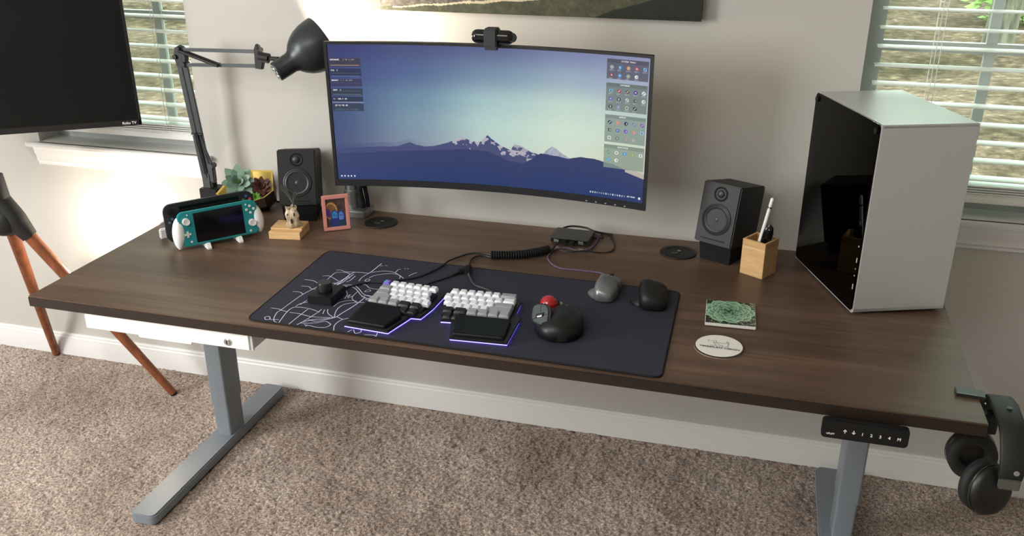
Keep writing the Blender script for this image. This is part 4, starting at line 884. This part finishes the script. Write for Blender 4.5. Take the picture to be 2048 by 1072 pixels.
[key(t, -.25+k, 2, 1, M_kw) for k in range(6)]; key(t, 6.375, 2, 2.25, M_kg)
[key(t, .25+k, 3, 1, M_kw) for k in range(5)]; key(t, 6.125, 3, 2.75, M_kg)
for x in (3.125, 4.375, 5.625, 6.875): key(t, x, 4, 1.25, M_kg)
key(t, 1.7, 4, 1.5, M_kb, z=.0285, name='thumb_key'); key(t, .32, 4, 1.2, M_kb, z=.0285, name='thumb_key')
key(t, 1.55, 5, 1.1, M_kb, z=.0225, name='thumb_key', dy=.001); key(t, .45, 5, 1.0, M_kb, z=.0225, name='thumb_key', dy=.001)
b = MB(); b.box(-.1*U, 2.3*U, -5.3*U, -3.6*U, .0142, .0180, bev=.001); b.box(-.4*U, 7.3*U, -4.45*U, .4*U, .0142, .0195, bev=.001); b.build('key_plate', M_case, t)

# ------------------------------------------------------------------ trackball and mice
def blob(b, outline, H, z0=0., n=64, rings=18, ex=2.6, c=(0, 0), M=None):
    """mouse-like shell: closed outline r(a), height H(x,y)"""
    rs = [[(c[0]+outline(a)*math.cos(a)*.93, c[1]+outline(a)*math.sin(a)*.93, z0) for a in [2*math.pi*j/n for j in range(n)]]]
    for k in range(rings+1):
        s = 1-k/rings*.995; ring = []
        for j in range(n):
            a = 2*math.pi*j/n; r = outline(a)*s; x, y = r*math.cos(a), r*math.sin(a); ring.append((c[0]+x, c[1]+y, z0+.004+(H(x, y)-.004)*(max(0, 1-s**ex))**(1/ex)))
        rs.append(ring)
    b.loft(rs, M=M)
def superell(a, rx, ry, n=2.5): return (abs(math.cos(a)/rx)**n+abs(math.sin(a)/ry)**n)**(-1/n)
TRK = T((1.220, .158, ZD+.0042), (0, 0, .20)); WL = TRK.inverted()
t = thing('trackball_mouse', 'large black trackball mouse with a shiny red ball', 'trackball', (1.220, .158, ZD+.0042), (0, 0, .20))
def oT(a):
    return superell(a, .052, .070, 2.25)*(1+.03*max(0, math.cos(a)))
def HT(x, y):
    h = .0485*(1-.30*max(0, y/.07)**1.3)*(1-.12*max(0, x/.052)); return h*(1-.50*max(0, -x/.052)**.8*min(1, max(0, (y+.06)/.06)))
b = MB(); blob(b, oT, HT, rings=24, ex=2.5); sh = b.build('shell', mat('trackball_shell', '0f1010', .42, spec=.4), t, smooth=60)
BC = WL @ Vector((1.1840, .2160, .6985))
MB().sphere(tuple(BC), .0205, 40, 24).build('ball', mat('red_ball', 'a50d16', .15, coat=.6), t)
MB().lathe([(.0205, -.004), (.0240, -.002), (.0243, .001), (.0215, .003)], T(tuple(BC)) @ Matrix.Rotation(math.radians(15), 4, 'X'), 40, cap=False).build('ball_socket', M_black, t)
nn = Vector((-.50, -.46, .73)).normalized(); yy_ = Vector((-.15, .85, .5)); yy_ = (yy_-nn*yy_.dot(nn)).normalized(); xx_ = yy_.cross(nn)
PMx = Matrix((xx_, yy_, nn)).transposed().to_4x4(); PMx.translation = Vector((1.1860, .143, .7085)); PMx = WL @ PMx @ T((0, -.003, .001)) @ Matrix.Scale(1.24, 4)
po = [(-.017, .024), (-.004, .023), (.010, .016), (.0165, .002), (.0165, -.020), (.011, -.026), (.002, -.022), (-.015, -.008), (-.018, .004)]
b = MB(); b.prism(round_poly([(x*1.22+.001, y*1.16) for x, y in po], .006, 3), -.018, .0015, PMx, bev=.003); b.build('panel_surround', mat('panel_surround', '1b1d1d', .4), t, smooth=50)
b = MB(); b.prism(round_poly(po, .005, 3), -.004, .0032, PMx, bev=.0016); b.build('thumb_panel', mat('thumb_panel', '4a5051', .42), t)
b = MB(); b.box(-.0175, .016, -.0052, -.0045, .0030, .0035, PMx); b.box(-.0006, .0001, .0045, .0235, .0030, .0035, PMx); b.build('panel_seam', M_blackg, t, smooth=0)
b = MB(); b.box(-.0085, .0085, -.0075, .0010, .0028, .0040, PMx @ Matrix.Rotation(-.15, 4, 'Z') @ T((0, .001, 0)), bev=.0004); b.build('wheel_slot', M_blackg, t)
b = MB(); b.cyl(PMx @ Vector((-.0055, -.0022, .0006)), PMx @ Vector((.0045, -.0036, .0006)), .0052, seg=24); b.build('scroll_wheel', M_chrome, t)
for k in range(2):
    c_ = WL @ Vector((1.208+k*.014, .232-k*.010, .698)); MB().box(-.0045, .0045, -.008, .008, -.004, .002, T(tuple(c_)) @ Matrix.Rotation(math.radians(-24), 4, 'X'), bev=.002).build('finger_button', mat('finger_button_pale', '8d8a80', .4) if k == 0 else M_dgrey, t)
def mouse(label, loc, yaw, m, rx, ry, hgt, wing, wheel_m):
    t = thing('mouse', label, 'mouse', loc, (0, 0, yaw)); b = MB()
    out = lambda a: superell(a, rx, ry, 3.6)*(1-.10*abs(math.sin(a))**2*0)*(1-.13*math.exp(-(math.sin(a)/.35)**2))
    blob(b, out, lambda x, y: hgt*(1-.55*max(0, y/ry)**1.6)*(1-.22*(x/rx)), rings=20, ex=3.0); b.build('shell', m, t, smooth=60)
    b = MB(); b.loft([[(-rx*.55, -ry*.80, z), (-rx*1.10, -ry*.66, z), (-rx*1.52, -ry*.42, z), (-rx*1.50, -ry*.22, z), (-rx*1.15, ry*.02, z), (-rx*.6, ry*.2, z)] for z in (0, .006)] + [[(-rx*.45, -ry*.74, .022), (-rx*.80, -ry*.60, .015), (-rx*1.42, -ry*.41, .0072), (-rx*1.40, -ry*.24, .0072), (-rx*1.0, ry*.0, .0105), (-rx*.5, ry*.15, .019)]]); b.build('thumb_rest', m, t, smooth=50)
    b = MB(); b.tube([(0, ry*.15, hgt*.955), (0, ry*.35, hgt*.885), (0, ry*.55, hgt*.745)], .0010, 6); b.build('button_gap', M_blackg, t, smooth=0)
    b = MB(); b.cyl((-.0035, ry*.60, hgt*.53), (.0035, ry*.60, hgt*.53), .0105, seg=28); b.build('scroll_wheel', wheel_m, t)
    for k in range(2): MB().box(-rx*.95, -rx*.78, ry*(-.12+k*.28), ry*(.10+k*.28), hgt*.55, hgt*.68, bev=.002).build('side_button', M_black, t)
    return t
mouse('silver grey wired mouse on the top edge of the desk mat', (1.288, .372, ZD+.0042), -.03, mat('mouse_silver', '7c8081', .32, .5), .0275, .064, .037, 1, M_black)
mouse('black cordless mouse at the top right corner of the desk mat', (1.394, .358, ZD+.0042), .12, mat('mouse_black', '111213', .5, spec=.4), .034, .066, .042, 1, mat('wheel_grey', '6a6c6e', .3, .8))

# ------------------------------------------------------------------ computer case
MPC = pose(1.8234, .3989, ZD, .3648); t = thing('computer_case', 'tall white computer case with black glass side at the right end of the desk', 'computer'); put(t, MPC)
M_pc = mat('case_silver_white', 'c3c4c2', .42, .35); cwid, cd, ch, z0 = .2130, .325, .4190, .008
b = MB()
b.box(.004, cwid, .0, .004, z0, z0+ch, bev=.0012); b.box(.004, cwid, cd-.003, cd, z0, z0+ch); b.box(cwid-.003, cwid, .003, cd-.002, z0+.002, z0+ch-.002)
b.box(.004, cwid, .0, cd, z0+ch-.010, z0+ch, bev=.003); b.box(.004, cwid, .0, cd, z0, z0+.008, bev=.001); b.build('shell', M_pc, t)
b = MB()
prof = [(.0, .004), (.0, .0)]
b.box(.0035, .0055, .0005, .003, z0, z0+ch, bev=.0005); b.box(.0008, .0042, -.0005, cd, z0-.0006, z0+.0015); b.build('bright_edge', mat('edge_bright', 'e0e0de', .25, .5), t)
gp = rrect(.0015, cd-.001, z0+.002, z0+ch-.0005, .011)
GM = Matrix(((0, 0, -1, .0035), (1, 0, 0, 0), (0, 1, 0, 0), (0, 0, 0, 1)))
MB().prism(gp, 0, .0035, GM, bev=.0008).build('glass_panel', pane_mat('tinted_glass', '5c605e', 1.36), t)
M_in = mat('case_interior', '0c0d0d', .6); M_in2 = mat('case_part', '5a5e60', .4, .3)
b = MB(); b.box(.009, .19, .006, cd-.006, z0+.012, z0+.09); b.box(.18, .182, .006, cd-.006, z0+.09, z0+ch-.012); b.box(.009, .18, cd-.010, cd-.006, z0+.09, z0+ch-.012); b.build('inner_tray', M_in, t, smooth=0)
b = MB(); FMx = T((.06, .062, .345)) @ Matrix.Rotation(math.radians(-90), 4, 'Y')
b.lathe([(.058, -.004), (.060, 0), (.060, .010), (.055, .010), (.055, -.004), (.058, -.004)], FMx, 48, cap=False); b.lathe([(.018, -.002), (.018, .008), (0, .008)], FMx, 24)
for k in range(7):
    a = k*.8976; R_ = FMx @ Matrix.Rotation(a, 4, 'Z'); b.box(.016, .054, -.009, .009, .0, .002, R_ @ Matrix.Rotation(.4, 4, 'X'))
b.build('fan', M_in2, t)
b = MB()
for y, z in ((.235, .375), (.255, .343), (.215, .343), (.275, .375), (.245, .30), (.265, .27)): b.cyl((.05, y, z), (.056, y, z), .0175, seg=6)
b.build('radiator_plate', M_in2, t, smooth=0)
b = MB(); b.box(.03, .15, .06, .27, .175, .215, bev=.004); b.build('graphics_card', mat('gpu_dark', '151617', .4), t)
for y, z in ((.012, z0+ch-.014), (cd-.014, z0+ch-.014)): MB().cyl((-.0005, y, z), (-.004, y, z), .0065, seg=24).build('glass_screw', M_black, t)
for z, hz in ((.160, .004), (.128, .011), (.108, .002), (.092, .003), (.066, .012)): MB().box(-.0006, .0, .008, .0115, z-hz/2, z+hz/2).build('port', mat('port_light', 'b8bab8', .4), t, smooth=0)
for x, y in ((.03, .03), (cwid-.035, .03), (.03, cd-.04), (cwid-.035, cd-.04)): MB().cyl((x, y, 0), (x, y, z0+.001), .014, .012, seg=24).build('rubber_foot', mat('foot_grey', '9a9a98', .5), t)

# ------------------------------------------------------------------ headphone hook and headphones
t = thing('headphone_hook', 'black folding hook clamped on the right edge of the desk', 'hook', (2.032, .100, ZD))
RH = Matrix.Rotation(-.06, 4, 'Z')
b = MB(); b.box(-.040, .010, -.012, .016, .0004, .0060, RH, bev=.0012); b.box(.0045, .0085, -.012, .014, -.037, .004, RH, bev=.001); b.build('clamp_plate', mat('hook_black', '232523', .4), t)
b = MB(); b.box(-.038, -.006, -.0105, -.008, .0061, .0066, RH); b.build('plate_highlight', mat('hook_highlight', '6f716f', .4), t, smooth=0)  # pale strip, a highlight painted onto the plate
b = MB(); b.prism([(.0086, -.028), (.0086, -.036), (.050, -.030), (.068, -.020), (.068, -.006), (.062, -.006), (.056, -.020)], -.009, .009, T((0, -.006, 0)) @ Matrix.Rotation(math.radians(90), 4, 'X'), bev=.001); b.build('hook_arm', M_black, t)
b = MB(); b.sphere((.0105, -.0125, -.006), .0022, 12, 8); b.build('screw', M_chrome, t)
HX = 2.072
t = thing('headphones', 'black over-ear headphones hanging on the hook at the desk edge', 'headphones', (HX, .093, ZD-.003), (0, 0, .04))
def band(b, pts, w, th):
    P = smooth_path([(0, y, z) for y, z in pts], 6); rings = []
    for i, p in enumerate(P):
        tn = (P[min(i+1, len(P)-1)]-P[max(i-1, 0)]).normalized(); nn = Vector((0, -tn.z, tn.y)); k = i/(len(P)-1); ww = w(k); 
        rings.append([p+Vector((sx*ww/2, 0, 0))+nn*(th*q_) for sx, q_ in ((-1, -.35), (-.85, -.5), (.85, -.5), (1, -.35), (1, .35), (.85, .5), (-.85, .5), (-1, .35))])
    b.loft(rings)
pb = [(-.118, -.084), (-.119, -.066), (-.108, -.040), (-.082, -.012), (-.045, -.001), (0, .001), (.025, -.004), (.045, -.022), (.056, -.055), (.058, -.10)]
b = MB(); band(b, pb, lambda k: .0445-.006*abs(2*k-1), .011); b.build('headband', mat('headband', '191b1a', .55), t)
b = MB(); b.box(-.0165, .0175, -.126, -.114, -.104, -.083, bev=.0015); b.build('slider_block', mat('slider_grey', '55574f', .45), t)
b = MB(); b.lathe([(.0048, 0), (.0048, .0016), (0, .002)], T((.006, -.1262, -.067)) @ Matrix.Rotation(math.radians(90), 4, 'X'), 20); b.build('round_button', mat('button_pale', '8a8c86', .5), t)
b = MB(); b.lathe([(.0048, 0), (.0048, .0008), (.003, .0012), (0, .0012)], T((.004, -.030, .0075)), 20); b.build('band_emblem', mat('emblem_grey', '4a4c4a', .5), t)
MB().sphere((.027, -.055, -.030), .007, 14, 10, (.8, 1.3, 1.2)).build('hinge_knob', M_black, t)
for s, cyy, czz, rz_ in ((-1, -.106, -.122, .5), (1, .048, -.136, 0.)):
    C_ = T((-.021 if s < 0 else -.022, cyy, czz)) @ Matrix.Rotation(rz_, 4, 'Z') @ Matrix.Rotation(math.radians(-8 if s < 0 else 0), 4, 'X'); yy = lambda q_: s*q_
    RC = C_ @ Matrix.Rotation(math.radians(-90*s), 4, 'X')      # local z points outward
    b = MB(); b.lathe([(.0, .014), (.028, .0135), (.038, .010), (.043, .002), (.044, -.006), (.041, -.012)], RC @ Matrix.Diagonal((1.0, 1.12, 1, 1)), 48); cu = b.build('ear_cup', mat('cup_black', '0d0e0d', .42), t, smooth=60)
    b = MB(); b.lathe([(.020, -.013), (.040, -.0125), (.045, -.018), (.044, -.030), (.036, -.035), (.026, -.033), (.022, -.022)], RC @ Matrix.Diagonal((1.0, 1.12, 1, 1)), 48, cap=False); b.build('ear_pad', mat('ear_pad', '181918', .7), cu, smooth=60)
    b = MB(); b.lathe([(.0445, -.0015), (.0455, -.003), (.0445, -.0045)], RC @ Matrix.Diagonal((1.0, 1.12, 1, 1)), 48, cap=False); b.build('trim_ring', mat('trim_dark', '3e403d', .3, .6), cu)
    if s < 0: text('maker_name', 'Plantronics', .0062, M_print, cu, C_ @ T((.002, -.0150, .014)) @ Matrix.Rotation(math.radians(90), 4, 'X') @ Matrix.Rotation(-.12, 4, 'Z'), bold=.0001)

# ------------------------------------------------------------------ desk lamp
M_lamp = mat('lamp_grey', '484d50', .38, .3); M_lampd = mat('lamp_dark', '131516', .45, spec=.35)
J0 = Vector((.016, .728, .715)); J1 = Vector((.001, .700, 1.100)); J2 = Vector((.286, .640, 1.124)); NB = Vector((.352, .600, 1.090)); RC_ = Vector((.440, .690, 1.154))
t = thing('desk_lamp', 'grey spring-arm desk lamp clamped at the left back corner, shade turned to the wall', 'lamp', (.012, .735, ZD))
O = Vector((.012, .735, ZD)); R3 = lambda p: Vector(p)-O
b = MB(); b.box(-.003, .056, -.030, .026, .0008, .040, T((-.012, 0, 0)), bev=.002); b.box(-.003, .05, -.030, .030, -.056, -.0262, T((-.012, .0, 0)), bev=.002); b.box(-.0, .046, .0335, .038, -.054, .03, T((-.012, 0, 0))); b.box(-.0, .046, .02, .036, .026, .036, T((-.012, 0, 0)), bev=.001); b.box(-.0, .046, .02, .036, -.054, -.044, T((-.012, 0, 0)), bev=.001)
b.cyl((.012, .005, .04), (.012, .005, .052), .012); b.build('clamp', M_lampd, t)
def bars(name, A, B, off, rad, m, n=2):
    b = MB()
    for s in ([-1, 1] if n == 2 else [0]): b.tube([R3(A)+off*s, R3(B)+off*s], rad, 4 if rad > .004 else 8)
    return b.build(name, m, t, smooth=30)
ax = (J1-J0).normalized(); side = Vector((1, .1, 0)).normalized(); dep = Vector((-.1, 1, 0)).normalized()
b = MB()
for s in (-1, 1):
    p, q_ = R3(J0)+side*.0085*s+Vector((0, 0, .02)), R3(J1)+side*.0085*s; Fm = frame_from(q_-p, dep).to_4x4(); Fm.translation = p; b.box(-.0068, .0068, -.0045, .0045, 0, (q_-p).length, Fm, bev=.0006)
b.build('lower_arm', M_lamp, t)
p, q_ = R3(J0)+Vector((0, 0, .06)), R3(J0).lerp(R3(J1), .42); Fm = frame_from(q_-p, dep).to_4x4(); Fm.translation = p
MB().box(-.0055, .0055, -.010, .010, -.04, (q_-p).length, Fm, bev=.001).build('arm_cover', M_lampd, t)
b = MB()
for s in (-1, 1):
    b.tube([R3(J0)+Vector((.022+.004*s, -.002, .055)), R3(J0).lerp(R3(J1), .40)+Vector((.006+.004*s, -.004, 0))], .0028, 8)
b.build('spring', M_lamp, t); 
b = MB(); b.cyl(R3(J0).lerp(R3(J1), .41)+Vector((-.016, -.004, 0)), R3(J0).lerp(R3(J1), .41)+Vector((.018, -.004, 0)), .004, seg=12); b.build('cross_pin', M_lampd, t)
b = MB(); b.box(-.014, .016, -.010, .010, -.01, .040, T(R3(J0)), bev=.004); b.box(.010, .028, -.008, .008, .010, .065, T(R3(J0)), bev=.003); b.cyl(R3(J0)+Vector((.02, -.012, .06)), R3(J0)+Vector((.02, .012, .06)), .009, seg=20); b.cyl(R3(J0)+Vector((.0, -.013, .03)), R3(J0)+Vector((.0, .013, .03)), .006, seg=20); b.build('base_joint', mat('joint_grey', '4d5052', .4, .4), t)
# elbow
b = MB(); b.prism([(-.012, -.028), (.014, -.032), (.022, -.006), (.016, .022), (.002, .030), (-.012, .022), (-.018, 0)], -.008, .008, T(R3(J1)) @ Matrix.Rotation(math.radians(90), 4, 'X'), bev=.002)
for x, z in ((.002, .020), (.012, -.022), (-.012, -.002)): b.cyl(R3(J1)+Vector((x, -.014, z)), R3(J1)+Vector((x, .014, z)), .0065, seg=20)
b.build('elbow', M_lampd, t)
b = MB()
for dzv in (.018, -.024):
    p, q_ = R3(J1)+Vector((.006, 0, dzv)), R3(J2)+Vector((0, 0, dzv*.9-.006)); Fm = frame_from(q_-p, (0, 0, 1)).to_4x4(); Fm.translation = p; b.box(-.0045, .0045, -.0045, .0045, 0, (q_-p).length, Fm, bev=.0006)
b.build('upper_arm', M_lamp, t)
b = MB()
for s in (-1, 1):
    b.tube([R3(J1)+Vector((.004, -.006+.008*s, .016)), R3(J1).lerp(R3(J2), .50)+Vector((0, -.004+.008*s, -.026))], .0042, 8)
b.build('spring', M_lampd, t)
b = MB(); b.cyl(R3(J1).lerp(R3(J2), .48)+Vector((0, -.012, -.024)), R3(J1).lerp(R3(J2), .48)+Vector((0, .008, -.024)), .004, seg=12); b.build('cross_pin', M_lampd, t)
b = MB(); b.prism([(-.014, -.034), (.006, -.036), (.014, -.010), (.002, .026), (-.006, .030), (-.012, .018)], -.007, .007, T(R3(J2)) @ Matrix.Rotation(math.radians(90), 4, 'X'), bev=.002)
b.cyl(R3(J2)+Vector((.008, -.014, 0)), R3(J2)+Vector((.034, -.012, -.004)), .013, seg=20); b.cyl(R3(J2)+Vector((.0, -.016, .014)), R3(J2)+Vector((0, .012, .014)), .006, seg=16)
b.tube([R3(J2)+Vector((.03, -.012, -.004)), R3(NB).lerp(R3(RC_), .22)+Vector((-.016, -.004, .018))], .006, 10); b.build('head_joint', M_lampd, t)
axs = (RC_-NB); L = .152; Fh = frame_from(axs).to_4x4(); Fh.translation = R3(NB)
prof = [(.0235, 0), (.0265, .003), (.0270, .048), (.0300, .056), (.0440, .068), (.0545, .082), (.0625, .098), (.0680, .118), (.0700, .136), (.0705, L)]
b = MB(); b.lathe([(r, z) for r, z in prof] + [(r-.0014, z) for r, z in prof[::-1]], Fh, 56, cap=False); b.build('shade', mat('lamp_shade', '2e3336', .36, .3), t)
cp = MB().lathe([(0, .0005), (.0236, .0005), (.0236, .002), (0, .002)], Fh, 32, cap=False).build('rear_cap', mat('cap_white', 'cfd2d4', .4), t)
b = MB()
for k in range(8): a = k*math.pi/4+.2; b.cyl(Fh @ Vector((math.cos(a)*.017, math.sin(a)*.017, -.0004)), Fh @ Vector((math.cos(a)*.017, math.sin(a)*.017, .0004)), .0036 if k % 2 else .0028, seg=12)
b.cyl(Fh @ Vector((0, 0, -.0004)), Fh @ Vector((0, 0, .0004)), .0075, seg=20); b.build('vent_hole', M_blackg, cp)
b = MB(); b.lathe([(.013, .03), (.013, .060), (.016, .075), (.027, .100), (.029, .115), (.022, .132), (0, .138)], Fh, 28); b.build('bulb', mat('lit_bulb', 'ffe9c8', .5, emit='ffdfb0', es=8.), t)
axn = axs.normalized()
light('desk_lamp_light', 'SPOT', O+(Fh @ Vector((0, 0, .142))), 20, (1, .84, .64), .022, target=O+(Fh @ Vector((0, 0, .4))), spot=math.radians(165), blend=.5)
MB().tube(smooth_path([(-.012+.012, -.012, .006), (-.01, -.05, .004), (-.03, -.09, .0045), (-.02, -.13, .004), (.02, -.18, .004), (.06, -.24, .004)], 8), .0022, 8).build('cord', M_cab, t)
cable('cable', 'black cable running behind the consoles from the lamp to the speaker', dz([(.06, .66), (.10, .70), (.16, .755), (.24, .757), (.33, .73), (.38, .74)], ZD+.0025), .0022, M_cab)

# ------------------------------------------------------------------ clip light behind the left desk edge
CB = Vector((-.345, .735, .435))
t = thing('clip_light', 'small glowing white clip light behind the left edge of the desk', 'lamp', (-.004, .52, ZD-.03)); O2 = Vector((-.004, .52, ZD-.03))
b = MB(); b.box(-.006, .0025, -.015, .015, -.015, .0295, bev=.001); b.box(.0028, .020, -.012, .012, -.015, .0075-.003, bev=.001); b.build('clip', M_white, t)
b = MB(); b.tube(smooth_path([(-.004, 0, -.012), (-.03, .01, -.10), (-.12, .08, -.22), (-.24, .16, -.26), tuple(CB-O2-Vector((.0, .0, .055)))], 8), .004, 8); b.build('gooseneck', M_white, t)
b = MB(); b.lathe([(.012, -.055), (.014, -.035), (.017, -.030), (.017, -.027), (0, -.027)], T(CB-O2), 24); b.build('socket', M_white, t)
b = MB(); b.lathe([(.017, -.030), (.036, -.012), (.044, .012), (.0425, .012), (.0345, -.011), (.015, -.028)], T(CB-O2), 32, cap=False); b.build('bowl_shade', M_white, t)
MB().sphere(tuple(CB-O2), .026, 24, 16).build('globe', mat('lit_globe', 'fff4e6', .5, emit='ffe6c8', es=6.), t)
light('clip_light_light', 'POINT', CB+Vector((0, .0, .034)), 9.5, (1, .86, .70), .02)

# ------------------------------------------------------------------ television on the tripod stand
a34 = math.radians(34); TW, TH = .96, .56
MT = pose(-.146, .68, .898, a34) @ T((-TW/2, 0, TH/2)); t = thing('television', 'large switched-off flat television on a tripod stand in front of the left window', 'television'); put(t, MT)
b = MB(); b.box(-TW/2+.002, TW/2-.002, .004, .028, -TH/2+.002, TH/2-.002, bev=.004); b.box(-.25, .25, .028, .060, -.2, .16, bev=.015); b.build('back_shell', M_black, t)
b = MB()
for x0, x1, z0_, z1_ in ((-TW/2, TW/2, -TH/2, -TH/2+.017), (-TW/2, TW/2, TH/2-.008, TH/2), (-TW/2, -TW/2+.008, -TH/2, TH/2), (TW/2-.008, TW/2, -TH/2, TH/2)): b.box(x0, x1, 0, .010, z0_, z1_, bev=.001)
bz = b.build('bezel', mat('tv_bezel', '191a1b', .35), t)
MB().box(-TW/2+.008, TW/2-.008, .0022, .006, -TH/2+.017, TH/2-.008).build('screen', mat('tv_screen', '0c0d0e', .16, spec=.35), t, smooth=0)
text('maker_name', 'Roku TV', .0105, M_print, bz, T((TW/2-.052, -.0004, -TH/2+.0050)) @ Matrix.Rotation(math.radians(90), 4, 'X'), bold=.0002)
# tripod
CT = Vector((-.56, .52, 0)); t = thing('tripod_stand', 'television tripod with black hub and brown wooden legs beside the desk', 'stand', CT)
M_leg = noisy('leg_wood', [(.35, '6f3c22'), (.65, '8f5434')], scale=(20, 20, 2), nscale=3, rough=.42)
tops = [Vector((-.03, .05, .575)), Vector((.055, .022, .575)), Vector((-.035, -.045, .575))]; feet = [Vector((-.742, .790, .006))-CT, Vector((-.175, .660, .006))-CT, Vector((-.80, .10, .006))-CT]
for a_, f_ in zip(tops, feet):
    up = (a_-f_).normalized(); b = MB(); b.cyl(f_, a_+up*.03, .0125, .0195, seg=28); lg = b.build('leg', M_leg, t)
    MB().cyl(f_+up*-.004, f_+up*.004, .0118, .0126, seg=24).build('foot_cap', M_blackm, lg)
b = MB()
for a_, f_ in zip(tops, feet):
    up = (a_-f_).normalized(); P = smooth_path([a_-up*.012, a_+up*.03, a_.lerp(Vector((0, 0, .66)), .5)+Vector((0, 0, .01)), Vector((0, 0, .69)), Vector((0, 0, .74))], 5); n_ = len(P); b.tube(P, [.0235+.010*math.sin(math.pi*i/(n_-1)) for i in range(n_)], 20)
b.cyl((0, 0, .60), (0, 0, .76), .040, .026, seg=28); b.sphere((0, 0, .62), .045, 24, 14, (1, 1, 1.1)); b.build('hub', mat('hub_black', '1b1c1c', .5), t, smooth=60)
b = MB(); b.cyl((0, 0, .74), (0, 0, 1.25), .019, seg=24); b.build('pole', M_black, t)
nrm = Vector((-.559, .829, 0)); b = MB(); Fm = Matrix.Rotation(a34, 4, 'Z'); b.box(-.12, .12, -.034, -.018, 1.07, 1.30, Fm, bev=.004); b.box(-.03, .03, -.03, .02, 1.14, 1.22, Fm, bev=.004); b.build('mount_bracket', M_black, t)
